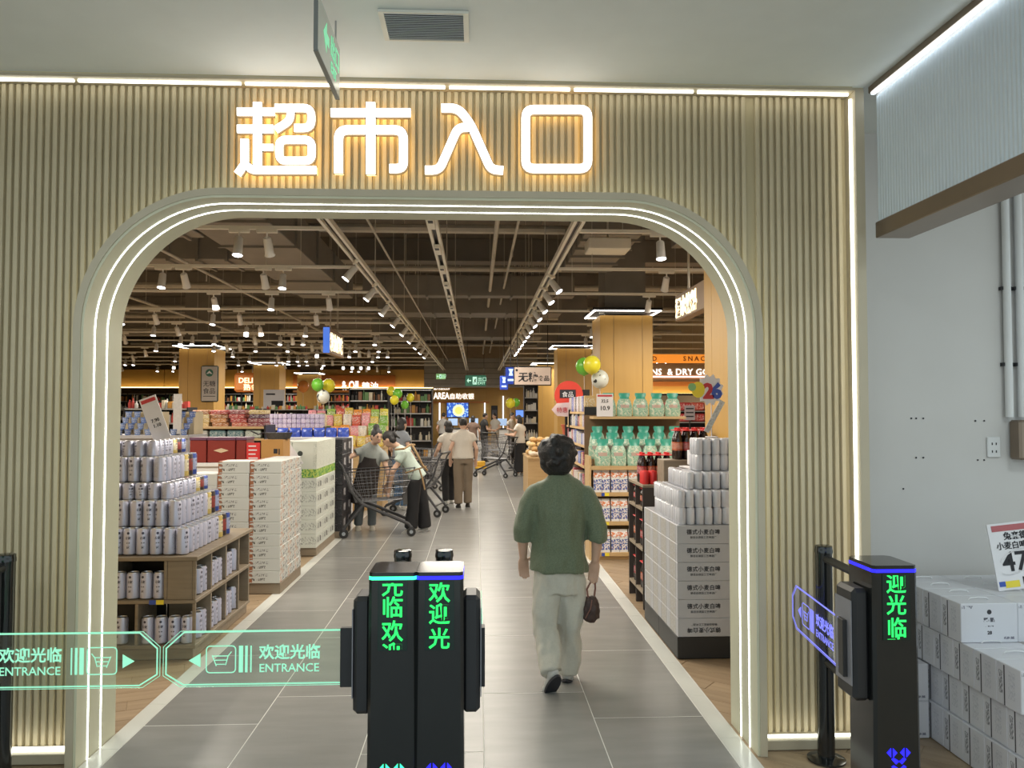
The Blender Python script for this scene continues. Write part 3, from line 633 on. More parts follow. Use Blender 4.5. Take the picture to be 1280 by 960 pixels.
# snack and dry goods department on the right
YS = 19.0
t = board('snack_sign', 'orange FRIED SNACK sign strip beside the second right column', 'sign', (800, 443, 905, 453.5), YS, mat_glow('sign_orange_lit', (.85, .27, .03), .9), .1)
on(t, 'FRIED', 792, 451, 6, mat('letter_brown', (.22, .07, .02), .5), .02, sp=1.5); on(t, 'SNACK', 854, 451, 6, mat('letter_brown', (.22, .07, .02), .5), .02, sp=1.5)
t = board('dry_goods_sign', 'brown BEANS & DRY GOODS sign with white lit letters below the snack sign', 'sign', (800, 455, 905, 476), YS, mat('sign_tan', (.42, .25, .12), .5), .1)
on(t, 'BEANS', 795, 468.5, 8.0, M_txt, .01); on(t, '& DRY GOODS', 834, 468.5, 8.0, M_txt, .01, sp=1.05); MB().box(-t['w']/2, t['w']/2, -.02, -.001, .08, .12).build('lit_line', mat_glow('pink_line', (1, .6, .5), 2), t)
t = board('lower_fascia', 'orange and tan fascia with cove light under the dry goods sign', 'fascia', (800, 477, 905, 492), YS, M_band, .1)
MB().box(-t['w']/2, t['w']/2, -.25, -.15, -.05, .0).build('light_ledge', M_dark, t); MB().box(-t['w']/2, t['w']/2, -.14, -.05, -.03, .005).build('cove_strip', M_cov, t); MB().box(-t['w']/2, t['w']/2, -.02, -.001, t['h']*.62, t['h']).build('orange_band', M_orange, t)
for s_ in (-.8, .8): MB().box(s_-.03, s_+.03, .02, .08, -t.location.z, 0).build('upright', M_dark, t)
# lit hanging signs seen from the side
def side_sign(lab, x, y0, y1, zlo, zhi, m_edge, flip, txt):
    t = thing('lit_hanging_sign', lab, 'sign', (x, y0, zlo), 0, 'lit hanging signs'); L = y1-y0; h = zhi-zlo
    MB().box(-.05, .05, 0, L, 0, h, c=.008).build('casing', mat('sign_brown', (.28, .18, .10), .5), t)
    MB().box(-.052, .052, -.02, -.0005, 0, h).build('blue_end', m_edge, t)
    text(txt, (flip*.052, .04 if flip > 0 else L-.04, h*.2), h*.72, M_txtw, t, rz=flip*PI/2, bold=.012, ext=.004)
    for y in (L*.25, L*.75): MB().tube([(0, y, h), (0, y, 5.1-zlo)], .012, 6).build('hanger_rod', M_pipe, t)
a = at(850, 402, 7.9); M_bed = mat_glow('blue_end', (.05, .15, .6), 1.0)
side_sign('brown hanging sign with glowing white characters right of the aisle, under the arch curve', at(850, 400, 7.9).x, 6.55, 7.9, at(850, 402, 7.9).z, at(850, 370, 7.9).z, M_bed, -1, '酒水饮料')
side_sign('small hanging sign with blue end and glowing characters left of the aisle', at(408, 440, 13.2).x, 13.2, 14.6, at(405, 441, 13.2).z, at(405, 409, 13.2).z, M_bed, 1, '粮油调味')
# ------------------------------------------------------------------ entrance gates
M_gled = mat_glow('gate_led_green', (.05, 1, .45), 1.6); M_bled = mat_glow('gate_led_blue', (.018, .015, 1), 1.7); M_pix = mat_glow('led_text_green', (.02, .9, .13), 1.3)
M_scr = mat('led_screen', (.006, .02, .016), .2, var=0); M_flg = mat_glow('flap_green', (.36, .92, .63), .55); M_flb = mat_glow('flap_blue', (.22, .24, 1), .9)
M_glass_g = mat_glass('flap_glass', (.93, .99, .95), .06); M_glass_b = mat_glass('flap_glass_clear', (.90, .92, 1), .06)
FS = 3.165/985
def line_ring(P, w, y0, y1):
    m = MB(); stroke(m, [Vector(p) for p in P], w/2, y0, y1, True); return m
def make_flap(root, sgn, loc, rz, glow, glass):
    f = thing('flap', None, None, loc, rz); f.parent = root; del_keys = [k for k in f.keys()]; 
    def U(px): return sgn*(430-px)*FS
    def V(py): return .81-(py-780)*FS
    poly = [(430, 780), (430, 848), (230, 848), (209, 834), (209, 799), (230, 780)]
    P = [(U(a), V(b_)) for a, b_ in poly]
    MB().prism(P if sgn < 0 else P[::-1], -.004, .004).build('glass_panel', glass, f)
    for k, wd in ((6.5, .0052), (2.0, .0018)):
        Q = [(424-(k-6.5), 781.5-(6.5-k)*-.0), (424, 845), (234, 845), (213, 832), (213, 801), (234, 782)] if k == 6.5 else [(428.5, 780.6), (428.5, 847.4), (230, 847.4), (209.6, 833.8), (209.6, 799.2), (230, 780.6)]
        Q[0] = (Q[1][0], Q[0][1]); line_ring([(U(a), V(b_)) for a, b_ in Q], wd, -.0055, -.0042).build('glowing_outline', glow, f)
    MB().prism([(U(240), V(816)), (U(254), V(807.5)), (U(254), V(824))], -.0055, -.0042).build('arrow', glow, f)
    ico = rrect(261, 799, 296, 831, 5); line_ring([(U(a), V(b_)) for a, b_ in ico], .004, -.0055, -.0042).build('icon_frame', glow, f)
    m = MB(); 
    for a, b_ in (((269, 811), (287, 811)), ((271, 816), (285, 816)), ((273, 821), (283, 821)), ((268, 810), (273, 823)), ((287, 811), (284, 822)), ((287, 811), (291, 806))): stroke(m, [Vector((U(a[0]), V(a[1]))), Vector((U(b_[0]), V(b_[1])))], .0016, -.0055, -.0042)
    m.build('cart_icon', glow, f)
    for a, w in ((302.5, 5), (309, 3), (314.5, 1.6)): MB().box(U(a)-w*FS/2, U(a)+w*FS/2, -.0055, -.0042, V(831), V(799)).build('bar', glow, f)
    x0 = U(324) if sgn < 0 else U(400)
    text('欢迎光临', (x0, -.0046, V(814)), 18.6*FS, glow, f, bold=.0012, ext=.0004); text('ENTRANCE', (x0, -.0046, V(831)), 14.2*FS, glow, f, bold=.0003, ext=.0004)
    MB().box(min(-.034*sgn, sgn*.024), max(-.034*sgn, sgn*.024), -.014, .014, .585, .815, c=.002).build('clamp', M_blackm, f)
    return f
def make_gate(lab, x, y, side, led, chars, glow, glass, frz, arrows):
    t = thing('entrance_gate', lab, 'gate', (x, y, 0), 0, 'swing gates at the entrance'); hw, d, H = .091, .225, 1.05
    def sec(s_): return [(-hw*s_, 0.012), (-hw*s_+.012, 0), (hw*s_-.012, 0), (hw*s_, .012), (hw*s_, d-.02), (hw*s_-.02, d), (-hw*s_+.02, d), (-hw*s_, d-.02)]
    m = MB(); m.loft([[(a, b_, z) for a, b_ in sec(s_)] for z, s_ in ((0, 1.07), (.5, 1.03), (1.022, 1.0))]); m.build('cabinet', M_black, t)
    MB().loft([[(a, b_, z) for a, b_ in sec(1.0)] for z in (1.0225, 1.035)]).build('led_edge', led, t)
    MB().loft([[(a*.99, .003+b_*.985, z) for a, b_ in sec(1.0)] for z in (1.0355, H)]).build('top_cap', M_black, t)
    MB().box(-.056, .056, -.003, -.0005, .756, 1.017).build('screen', M_scr, t)
    for ch, zc in chars:
        me = text_mesh(ch, .083, M_pix, .0005, .0012, 'CENTER').copy(); bm = bmesh.new(); bm.from_mesh(me)
        zb = zc-.035
        for co, no in ((1.012-zb, 1), (.76-zb, -1)): bmesh.ops.bisect_plane(bm, geom=bm.verts[:]+bm.edges[:]+bm.faces[:], plane_co=(0, co, 0), plane_no=(0, no, 0), clear_outer=True)
        bm.to_mesh(me); bm.free(); put('led_character', me, t, (0, -.0042, zb), rot=(PI/2, 0, 0))
    for sx in (-1, 1):
        cx = sx*.027
        for s2 in (-1, 1): MB().prism([(cx+s2*.021, .315), (cx+s2*.004, .333), (cx+s2*.004, .297)], -.0035, -.0005).build('arrow_light', arrows, t)
    for z in (.27, .24): MB().prism([(-.03, z+.02), (-.012, z), (0, z+.012), (.012, z), (.03, z+.02), (.02, z+.026), (0, z+.008), (-.02, z+.026)], -.0035, -.0005).build('chevron_light', arrows, t)
    MB().box(side*(hw+.03)-.035, side*(hw+.03)+.035, .04, .2, .50, .95, c=.016).build('hinge_housing', M_blackm, t)
    MB().box(side*(hw+.068)-.002, side*(hw+.068)+.002, .05, .19, .56, .90).build('housing_seam', mat('seam_grey', (.2, .2, .22), .4), t)
    MB().box(-side*hw*1.045-.004, -side*hw*1.045+.004, .06, .1, .40, .44).build('sensor_window', mat('sensor_red', (.12, .005, .01), .2, var=0), t)
    MB().box(-.12, .12, -.03, d+.03, -.004, .006, c=.002).build('foot_plate', M_dark, t)
    make_flap(t, side, (side*(hw+.07+(.03 if frz == 0 else 0)), .118, 0), frz, glow, glass); return t
g2 = at(491, 700, 3.05); g3 = at(549.5, 700, 3.05); g4 = at(1119, 700, 3.1)
make_gate('black entrance gate with green edge light and glass flap across the lane', g2.x, 3.05, -1, M_gled, [('光', 1.005), ('临', .925), ('欢', .835), ('迎', .752)], M_flg, M_glass_g, 0, M_gled)
make_gate('black entrance gate with blue edge light, next to the green-edged one', g3.x, 3.05, 1, M_bled, [('欢', .98), ('迎', .898), ('光', .805)], M_flg, M_glass_g, PI/2, M_bled)
make_gate('black entrance gate with blue glowing flap beside the white carton stack', g4.x, 3.1, -1, M_bled, [('迎', .985), ('光', .90), ('临', .81), ('欢', .735)], M_flb, M_glass_b, -PI/2-.11, M_bled)
make_gate('black entrance gate whose green glass flap reaches in from the picture edge', at(-121, 700, 3.05).x, 3.05, 1, M_gled, [('欢', .98), ('迎', .898), ('光', .805)], M_flg, M_glass_g, 0, M_gled)
def barrier_post(lab, px, Y, gx, gy):
    x = at(px, 800, Y).x; t = thing('barrier_post', lab, 'post', (x, Y, 0), 0, 'round black barrier posts')
    MB().lathe([(.04, .01), (.04, .985), (.043, .985), (.043, 1.0), (.041, 1.005), (.041, 1.017), (.03, 1.02)], 20).build('tube', M_black, t, smooth=True)
    MB().lathe([(.088, 0), (.088, .008), (.05, .018), (.04, .02)], 24).build('base_flange', M_black, t, smooth=True)
    for z in (.96, .47): 
        d = Vector((gx-x, gy-Y, 0)); MB().tube([d.normalized()*.036+Vector((0, 0, z)), d+Vector((0, 0, z-.0))], .02, 8).build('rail', M_blackm, t, smooth=True)
    return t
barrier_post('round black barrier post behind the gate with green edge light', 503, 3.73, g2.x+.02, 3.276)
barrier_post('round black barrier post behind the middle gate with blue edge light', 555, 3.73, g3.x+.005, 3.276)
barrier_post('round black barrier post before the slats, beside the gate at the carton stack', 1031, 3.76, g4.x-.02, 3.326)
barrier_post('round black barrier post at the picture edge by the left slats', 5, 3.70, at(-121, 700, 3.05).x+.03, 3.276)
# ------------------------------------------------------------------ cans and packs
def can_mat(name, base, ink=(.05, .05, .09), accent=None, metal=.35):
    if name in MATS: return MATS[name]
    m, nt, p = nodes_of(name); (x, y, z), v = coords(nt); th = x.atan2(y*-1.0)*.0425
    n = noise_tex(nt, v, 420, 1, (1, 1, .35))
    dot = ((th*th)+((z-.150)*(z-.150))).lt(.000075)
    t1 = th.abs().lt(.017)*z.near(.118, .010)*n.gt(.5); t2 = th.abs().lt(.012)*z.near(.085, .004)*n.gt(.48); t3 = th.abs().lt(.009)*z.near(.055, .008)*n.gt(.46)
    side = (th.abs()-.085).abs().lt(.024)*z.near(.09, .055)*noise_tex(nt, v, 300, 1, (.4, .4, 2.5)).gt(.56)
    k = dot.max(t1).max(t2).max(t3).max(side*.5)
    c1 = base if accent is None else mixc(nt, z.near(.09, .045)*th.abs().lt(.05), base, accent)
    nt.links.new(mixc(nt, k, c1, ink), p.inputs['Base Color']); p.inputs['Metallic'].default_value = metal; p.inputs['Roughness'].default_value = .33; return m
M_alu = mat('aluminium', (.62, .62, .65), .28, .85, .03)
M_can = can_mat('can_silver', (.55, .56, .70))
CAN = [(.034, 0), (.0425, .008), (.0425, .162), (.036, .172), (.0355, .178), (.033, .178), (.032, .174)]
def can_mesh(name, m): return MB().lathe(CAN, 14, mis=[1, 0, 0, 1, 1, 1]).mesh(name, [m, M_alu], True)
can_me = can_mesh('beer_can', M_can)
odd_me = [can_mesh('beer_can', can_mat('can_gold', (.62, .48, .16), accent=(.75, .68, .5))), can_mesh('beer_can', can_mat('can_dark', (.05, .04, .04), accent=(.30, .06, .05))), can_mesh('beer_can', can_mat('can_blue', (.05, .09, .36), accent=(.4, .45, .65)))]
ODDN = ['gold', 'black', 'blue']
def can(x, y, z, lab, grp, me=None, r=None):
    o = put('beer_can', me or can_me, None, (x, y, z), random.uniform(-.9, .9) if r is None else r); tag(o, lab, 'can', grp); return o
# wooden cubby display
DX, DY, DZ = -1.885, 5.43, .690
t = thing('cubby_display', 'brown wooden cubby display carrying the silver can pyramid', 'display shelf', (DX, DY, 0))
WD, DD = 1.5, 1.28
def part(nm, b6, m=M_wood, par=None): return MB().box(*b6, c=.003).build(nm, m, par or t)
part('plinth', (-WD, -.02, .02, DD-.02, 0, .075)); part('base_board', (-WD, 0, 0, DD, .0755, .10)); part('middle_board', (-WD, 0, 0, DD, .375, .40)); part('top_board', (-WD-.01, .012, -.012, DD+.012, DZ-.028, DZ))
part('back_panel', (-WD, -.32, .32, .34, .1005, DZ-.0285), M_dark); part('side_back_panel', (-.32, -.30, .345, DD-.005, .1005, DZ-.0285), M_dark)
for z0, z1 in ((.1005, .3745), (.4005, DZ-.0285)):
    part('corner_post', (-.022, -.001, .001, .02, z0, z1)); 
    for xd in ((-.39,) if z0 < .2 else (-.565, -.203)): part('divider', (xd-.011, xd+.011, .004, .318, z0, z1))
    for yd in (.33, .66, .98, DD-.022): part('side_divider', (-.298, -.004, yd-.011, yd+.011, z0, z1))
part('front_panel', (-.19, -.023, .003, .016, .4005, DZ-.0285))
for zi, z in enumerate((.1005, .4005)):
    rowx = [-.07-.088*k for k in range(7)] if zi == 0 else [-.26-.088*k for k in range(4)]
    rowx = [xx for xx in rowx if abs(xx+.39) > .055 or zi]
    for k, xx in enumerate(rowx): can(DX+xx, DY+.06, z, 'silver beer can in the %s cubby row, %s from the front corner' % (('lower', 'upper')[zi], ORD[k]), 'cans in the cubbies', r=random.uniform(-.3, .3))
    for k in range(9):
        yy = .09+.0885*k+.245*(k//3)*.26
        if min(abs(yy-q) for q in (.33, .66, .98)) < .056: yy += .06
        can(DX-.06, DY+yy+.26*0, z, 'silver beer can in the %s side cubby row, %s from the front corner' % (('lower', 'upper')[zi], ORD[k]), 'cans in the side cubbies', r=PI/2+random.uniform(-.3, .3)) if not (k == 0 and zi == 1) and not (k == 0) else None
q = at(195, 748, DY-.005); s = thing('price_strip', 'small blue and yellow price strip on the cubby shelf edge', 'price label', (q.x, DY-.002, .372))
MB().box(-.045, .0, -.004, -.0005, 0, .03).build('blue_half', M_blue, s); MB().box(.0005, .05, -.004, -.0005, 0, .03).build('yellow_half', M_yel, s)
# the can pyramid
P0 = .0885
for tier in range(5):
    TH = (.1785, .1785, .1135, .1785, .1135); xr, y0, z = -2.005-P0*tier, 5.515+P0*tier, DZ+.0005+sum(TH[:tier])
    nd = 8-tier; nf = 7-(tier > 2)*0
    for i in range(nf):
        for j in range(nd+3):
            ring = min(i, j)
            if ring > 1 or (tier == 4 and ring > 0): continue
            if ring == 1 and (i > 5 or j > 6): continue
            zs_ = TH[tier]/.1785; jit = random.uniform(-.004, .004)
            if j < nd: can(xr-P0*i+jit, y0+P0*j, z, 'silver can, %s pyramid tier from bottom, %s row from front, %s from aisle' % (ORD[tier], ORD[j], ORD[i]), 'cans of the pyramid', r=None if i else PI/2+random.uniform(-.7, .7)).scale.z = zs_
            elif i < 1:
                c_ = j-nd; can(xr-P0*i, y0+P0*j, z, '%s beer can at the far end of the %s pyramid tier from bottom' % (ODDN[c_], ORD[tier]), 'cans of the pyramid', odd_me[c_], PI/2).scale.z = zs_
    # the hidden middle of each tier is a cardboard tray
    if tier < 4: tag(MB().box(xr-P0*6.4, xr-P0*1.55, y0+P0*1.55, y0+P0*max(3.2, nd-.8), z, z+TH[tier]-.0005).build('inner_carton', mat('carton_grey', (.4, .4, .42), .7)), 'plain grey carton inside the %s pyramid tier, behind the cans' % ORD[tier], 'carton', 'inner cartons of the pyramid')
def price_card(lab, x, y, z, w, h, tilt, rz, rows, stick=0., head_=M_red):
    t = thing('price_card', lab, 'price card', (x, y, z), rz)
    M = Matrix.Translation((0, 0, stick)) @ Matrix.Rotation(tilt, 4, 'Y')
    def pb(nm, b6, m): MB().box(*b6, M=M).build(nm, m, t)
    pb('card', (-w/2, w/2, 0, .006, 0, h), M_card); pb('heading', (-w/2+.01, w/2-.01, -.002, -.0005, h*.88, h*.96), head_)
    for s_, fz, sz in rows:
        o = text(s_, (0, 0, 0), sz, M_ink, t, align='CENTER', bold=sz*.02); o.matrix_local = M @ Matrix.Translation((0, -.0015, fz*h)) @ Matrix.Rotation(PI/2, 4, 'X')
    if stick: MB().tube([(0, .004, 0), (0, .004, stick+.02)], .006, 6).build('stick', M_card, t)
    return t
q = at(203, 546, 6.1); price_card('tilted white price card standing on top of the silver can pyramid', q.x, 6.1, DZ+.7635, .13, .34, -.36, 0, [('7.90', .42, .036), ('1.10', .30, .036)])

# ------------------------------------------------------------------ carton stacks left of the aisle
def carton_mat(name, base, kind):
    if name in MATS: return MATS[name]
    m, nt, p = nodes_of(name); (x, y, z), v = coords(nt)
    n = noise_tex(nt, v, 160, 1, (1, 1, .35)); n2 = noise_tex(nt, v, 40, 2)
    if kind == 'milk':        # pale case, photo band at one end, dark caption
        c = mixc(nt, x.lt(-.105)*(n2.gt(.40)), base, (.34, .13, .06)); c = mixc(nt, z.near(.035, .012)*x.near(-.05, .06)*n.gt(.5), c, (.07, .07, .06)); c = mixc(nt, z.near(.075, .012)*x.near(-.04, .08)*n.gt(.53), c, (.2, .2, .2))
        c = mixc(nt, x.gt(.1405)*n2.gt(.54)*y.lt(.02), c, (.52, .33, .24)); c = mixc(nt, x.gt(.1405)*n2.lt(.40)*y.gt(-.03), c, (.10, .10, .11))
    elif kind == 'white':
        c = mixc(nt, z.near(.085, .045)*n.gt(.58), base, (.25, .26, .24)); c = mixc(nt, z.near(.08, .03)*y.near(.05, .03)*x.gt(.12), c, (.06, .06, .06)); c = mixc(nt, z.near(.08, .03)*y.near(-.07, .018)*x.gt(.12), c, (.10, .10, .10))
    elif kind == 'sleeve':
        c = mixc(nt, z.near(.05, .05), base, (.10, .30, .07)); c = mixc(nt, z.near(.05, .05)*n2.gt(.5), c, (.48, .58, .12)); c = mixc(nt, z.near(.27, .15)*n.gt(.55)*x.gt(.1), c, (.5, .52, .45)); c = mixc(nt, ((x+.05)*(x+.05)+(z-.28)*(z-.28)).lt(.0009), c, (.05, .06, .05))
    elif kind == 'black':
        c = mixc(nt, z.near(.1, .05)*y.near(.0, .07)*n2.gt(.4), base, (.42, .40, .40)); c = mixc(nt, n.gt(.68), c, (.3, .25, .28))
    nt.links.new(c, p.inputs['Base Color']); p.inputs['Roughness'].default_value = .5; return m
mk = MB().box(-.142, .142, -.139, .139, 0, .1105, c=.004).mesh('milk_case', carton_mat('milk_case', (.60, .61, .58), 'milk'))
X1, Y1 = -1.79, 7.33
t = thing('pallet_base', 'low brown plinth under the stack of photo-printed milk cases', 'plinth', (X1-.43, Y1+.43, 0)); MB().box(-.43, .43, -.42, .42, 0, .098, c=.004).build('plinth_box', M_wood, t)
for k in range(10):
    for i, j in ((0, 0), (1, 0), (2, 0), (0, 1), (0, 2)):
        if i == 2 and k > 8: continue
        o = put('milk_case', mk, None, (X1-.143-.287*i+random.uniform(-.004, .004), Y1+.14+.281*j, .0985+.111*k)); tag(o, 'photo-printed milk case, %s layer from the floor, %s' % (ORD[k], ('front corner at the aisle', 'front middle column', 'front column by the cans')[i] if j == 0 else ('second along the aisle side', 'third along the aisle side')[j-1]), 'carton', 'photo-printed milk cases')
wk = MB().box(-.14, .14, -.198, .198, 0, .1605, c=.005).mesh('white_case', carton_mat('white_case', (.62, .64, .58), 'white'))
sk = MB().box(-.14, .14, -.198, .198, 0, .42, c=.005).mesh('sleeve_box', carton_mat('sleeve_box', (.64, .66, .58), 'sleeve'))
X2, Y2 = -1.845, 9.22
t = thing('pallet_base', 'low brown plinth under the white cartons with green grass print', 'plinth', (X2-.29, Y2+.6, 0)); MB().box(-.29, .29, -.58, .6, 0, .09, c=.004).build('plinth_box', M_wood, t)
for k in range(5):
    for i, j in ((0, 0), (1, 0), (0, 1), (0, 2)):
        o = put('white_case', wk, None, (X2-.142-.285*i, Y2+.2+.4*j, .0905+.1612*k)); tag(o, 'white carton, %s layer below the grass-printed boxes, %s' % (('bottom', 'second', 'third', 'fourth', 'fifth')[k], ('front at the aisle', 'second along the aisle', 'third along the aisle')[j] if i == 0 else 'front beside the milk cases'), 'carton', 'white cartons')
for i, j in ((0, 0), (1, 0), (0, 1), (0, 2)):
    o = put('sleeve_box', sk, None, (X2-.142-.285*i, Y2+.2+.4*j, .0905+.1612*5+.001)); tag(o, 'tall white box with green grass print on the white cartons, %s' % (('front at the aisle', 'second along the aisle', 'third along the aisle')[j] if i == 0 else 'front beside the milk cases'), 'box', 'grass-printed boxes')
q = at(381, 583, 9.1); t = price_card('grey tilted info card stuck before the grass-printed boxes', q.x-.1, 9.1, 1.02, .2, .3, -.6, 0, [], 0, M_steel)
bk = MB().box(-.14, .14, -.19, .19, 0, .2, c=.004).mesh('black_case', carton_mat('black_case', (.02, .02, .024), 'black'))
for k in range(6):
    for j in range(2):
        o = put('black_case', bk, None, (-1.905, 10.68+.385*j, .09+.2015*k)); tag(o, 'black carton, %s layer from the floor, %s column beyond the grass-printed boxes' % (ORD[k], ('near', 'far')[j]), 'carton', 'black cartons')
t = thing('pallet_base', 'low plinth under the black cartons', 'plinth', (-1.9, 10.87, 0)); MB().box(-.13, .13, -.38, .38, 0, .0895).build('plinth_box', M_wood, t)

# ------------------------------------------------------------------ beer stack right of the aisle
X3, Y3 = 1.352, 5.30
t = thing('pallet_base', 'black plinth under the grey beer cartons', 'plinth', (X3+.4, Y3+.5, 0)); MB().box(-.40, .40, -.495, .05, 0, .148, c=.004).box(-.40, -.001, .0505, .55, 0, .148, c=.004).build('plinth_box', mat('plinth_black', (.02, .02, .02), .5), t)
def beercase_mat():
    m, nt, p = nodes_of('beer_case'); (x, y, z), v = coords(nt); n = noise_tex(nt, v, 140, 1, (1, 1, .5))
    c = mixc(nt, x.lt(-.198)*y.near(.0, .075)*n.gt(.45), (.50, .51, .54), (.42, .40, .36)); c = mixc(nt, x.lt(-.198)*((y.abs()-.085).abs()).lt(.003), c, (.06, .06, .07))
    nt.links.new(c, p.inputs['Base Color']); p.inputs['Roughness'].default_value = .45; p.inputs['Metallic'].default_value = .15; return m
bm_ = MB().box(-.199, .199, -.13, .13, 0, .1235, c=.003).mesh('beer_case', beercase_mat())
tx = text_mesh('德式小麦白啤', .037, M_ink, .0003, .0006, 'CENTER', 1.08); tx2 = text_mesh('酿造自德国工艺啤酒厂', .018, M_ink, .0002, .0, 'CENTER')
for k in range(6):
    for i, j in ((0, 0), (1, 0), (0, 1), (0, 2), (0, 3)):
        t = thing('beer_case', 'grey beer carton, %s layer above the black plinth, %s' % (ORD[k], ('front at the aisle', 'second along the aisle side', 'third along the aisle side', 'fourth along the aisle side')[j] if i == 0 else 'front beside the arch'), 'carton', (X3+.2+.4*i, Y3+.13+.262*j, .1485+.1245*k), 0, 'grey beer cartons')
        put('carton_body', bm_, t)
        if j == 0 and i == 0:
            fl_ = PI if k == 0 else 0
            put('lettering', tx, t, (-.02, -.1312, .066 if not fl_ else .058), rot=(PI/2, fl_, 0)); put('small_lettering', tx2, t, (-.02, -.1312, .036 if not fl_ else .088), rot=(PI/2, fl_, 0))
def sixpack():
    t = thing('can_pack', 'x', 'can pack'); cm = MB().lathe([(.027, 0), (.0295, .006), (.0295, .103), (.025, .112), (.0245, .114)], 12, mis=[0, 0, 0, 1, 1]).mesh('can', [mat_pal('pack_silver', [(.74, .75, .80), (.78, .79, .83)], .35, 0, .15), M_alu], True)
    for a in (-.03, .03):
        for b_ in (-.062, -.001, .060): put('can', cm, t, (a, b_, .001), random.uniform(0, 6))
    MB().box(-.061, .061, -.093, .091, 0, .1145, c=.012).build('shrink_film', mat_glass('shrink_film', (.97, .97, .98), .07), t); return t
SP = sixpack(); first = [True]
def pack(x, y, z, lab):
    if first[0]: o = SP; first[0] = False; o.location = (x, y, z); o['label'] = lab; o['group'] = 'shrink-wrapped silver can packs'
    else: dup(SP, (x, y, z), 0, lab, 'shrink-wrapped silver can packs')
zc = .1485+.1245*6+.0005
for L, (x0, y0, cells) in enumerate(((X3+.015, 5.32, 0), (X3+.01, 5.32, 0), (X3+.10, 5.42, 0), (X3+.20, 5.55, 1), (X3+.20, 5.55, 1))):
    z = zc+.1155*L
    for i, j in (((0, 0), (1, 0), (2, 0), (3, 0), (0, 1), (0, 2), (0, 3), (1, 1), (2, 1)) if not cells else ((0, 0), (1, 0), (2, 0))):
        if L == 2 and j > 2: continue
        pack(x0+.062+.1235*i, y0+.094+.186*j, z, 'silver can pack, %s layer on grey cartons, %s row, %s from aisle' % (ORD[L], ORD[j], ORD[i]))
    if L < 4: tag(MB().box(x0+.13, x0+.45, y0+.38, y0+.7, z, z+.115).build('inner_carton', M_card), 'plain carton inside the %s layer of can packs on the grey cartons' % ORD[L], 'carton', 'inner cartons of the can packs')
# sunburst sign "26" on a stick over the packs
q = at(890, 487, 5.7); t = thing('number_sign', 'burst-shaped 26 sign with flower shapes on a leaning arm above the can packs', 'sign', (at(873, 540, 5.75).x+.06, 5.75, zc+.1155*5)); lx, lz = q.x-t.location.x, q.z-t.location.z
P = [(lx+(.105 if k % 2 else .085)*math.cos(k*PI/12), lz+(.12 if k % 2 else .095)*math.sin(k*PI/12)) for k in range(24)]
MB().prism(P, 0, .006).build('burst_card', M_card, t); text('2', (lx-.05, -.002, lz-.06), .15, M_red, t, bold=.008); text('6', (lx+.012, -.002, lz-.06), .15, M_blue, t, bold=.008)
MB().prism([(lx-.09+.05*math.cos(k*PI/7), lz+.06*math.sin(k*PI/7)) for k in range(14)], -.006, -.001).build('yellow_petal', M_yel, t); MB().prism([(lx-.135+.03*math.cos(k*PI/5), lz+.02+.03*math.sin(k*PI/5)) for k in range(10)], -.007, -.002).build('green_petal', mat('petal_green', (.25, .5, .2), .5), t)
m = MB(); m.box(-.02, .02, .004, .01, 0, .26, M=Matrix.Translation((0, 0, .04)) @ Matrix.Rotation(.5, 4, 'Y')); m.build('arm_strip', mat('strip_print', (.55, .56, .54), .5, 0, .4, 60), t); MB().tube([(.04, .008, 0), (.04, .008, lz-.05)], .004, 6).build('stick', M_card, t)
MB().box(-.0, .08, -.03, .04, 0, .008, c=.003).build('stand_foot', M_card, t)

# dark crate shelf with cola bottles
M_colab = mat('cola_bottle', (.02, .008, .006), .15, 0, .05, coat=.4); M_capr = mat('cap_red', (.62, .03, .03), .4); M_lab = mat_pal('cola_label', [(.38, .03, .03), (.45, .10, .03), (.30, .03, .05)], .4, 14)
def bottle_pack(n1, n2, h, r):
    t = thing('bottle_pack', 'x', 'bottle pack'); me = MB().lathe([(r*.9, 0), (r, .01), (r, h*.62), (r*.9, h*.7), (r*.42, h*.9), (r*.42, h*.93)], 10).mesh('bottle', M_colab, True); lb = MB().lathe([(r*1.02, h*.28), (r*1.02, h*.55)], 10).mesh('label_band', M_lab, True); cp_ = MB().lathe([(r*.46, h*.93), (r*.46, h), (r*.4, h*1.005)], 10).mesh('cap', M_capr, True)
    for i in range(n1):
        for j in range(n2):
            p = ((i-(n1-1)/2)*2*r*1.01, (j-(n2-1)/2)*2*r*1.01, 0); b_ = put('bottle', me, t, p); put('label_band', lb, b_); put('cap', cp_, b_)
    MB().box(-n1*r*1.03, n1*r*1.03, -n2*r*1.03, n2*r*1.03, h*.90, h*.935, c=.004).build('wrap_top', M_capr, t); return t
t = thing('crate_shelf', 'dark wooden crate shelf of bottles beyond the grey beer cartons', 'display shelf', (1.40, 6.82, 0))
for z in (.12, .48, .82): MB().box(0, .6, -.2, .42, z, z+.025, c=.002).build('shelf_board', M_wood, t)
for y in (-.2, .1, .4): MB().box(0, .6, y-.0, y+.02, .0, 1.02).build('upright', mat('crate_dark', (.05, .04, .035), .6), t)
MB().box(.3, .6, -.19, .41, .0, 1.02).build('crate_back', mat('crate_dark', (.05, .04, .035), .6), t); MB().box(0, .6, -.2, .42, 1.0205, 1.045, c=.002).build('top_board', M_wood, t)
BP = bottle_pack(3, 2, .24, .033); k = 0
for z, lv in ((.1455, 'bottom'), (.5055, 'middle'), (.8455-.001, 'upper')):
    for y in (-.05, .24):
        o = BP if k == 0 else dup(BP); o.location = (1.40+.12, 6.82+y+.02, z+.0005); o['label'] = 'cola bottle pack on the %s crate board, %s cell' % (lv, 'near' if y < 0 else 'far'); o['group'] = 'cola bottle packs'; k += 1
        if lv == 'upper':
            o.scale = (1, 1, .7)
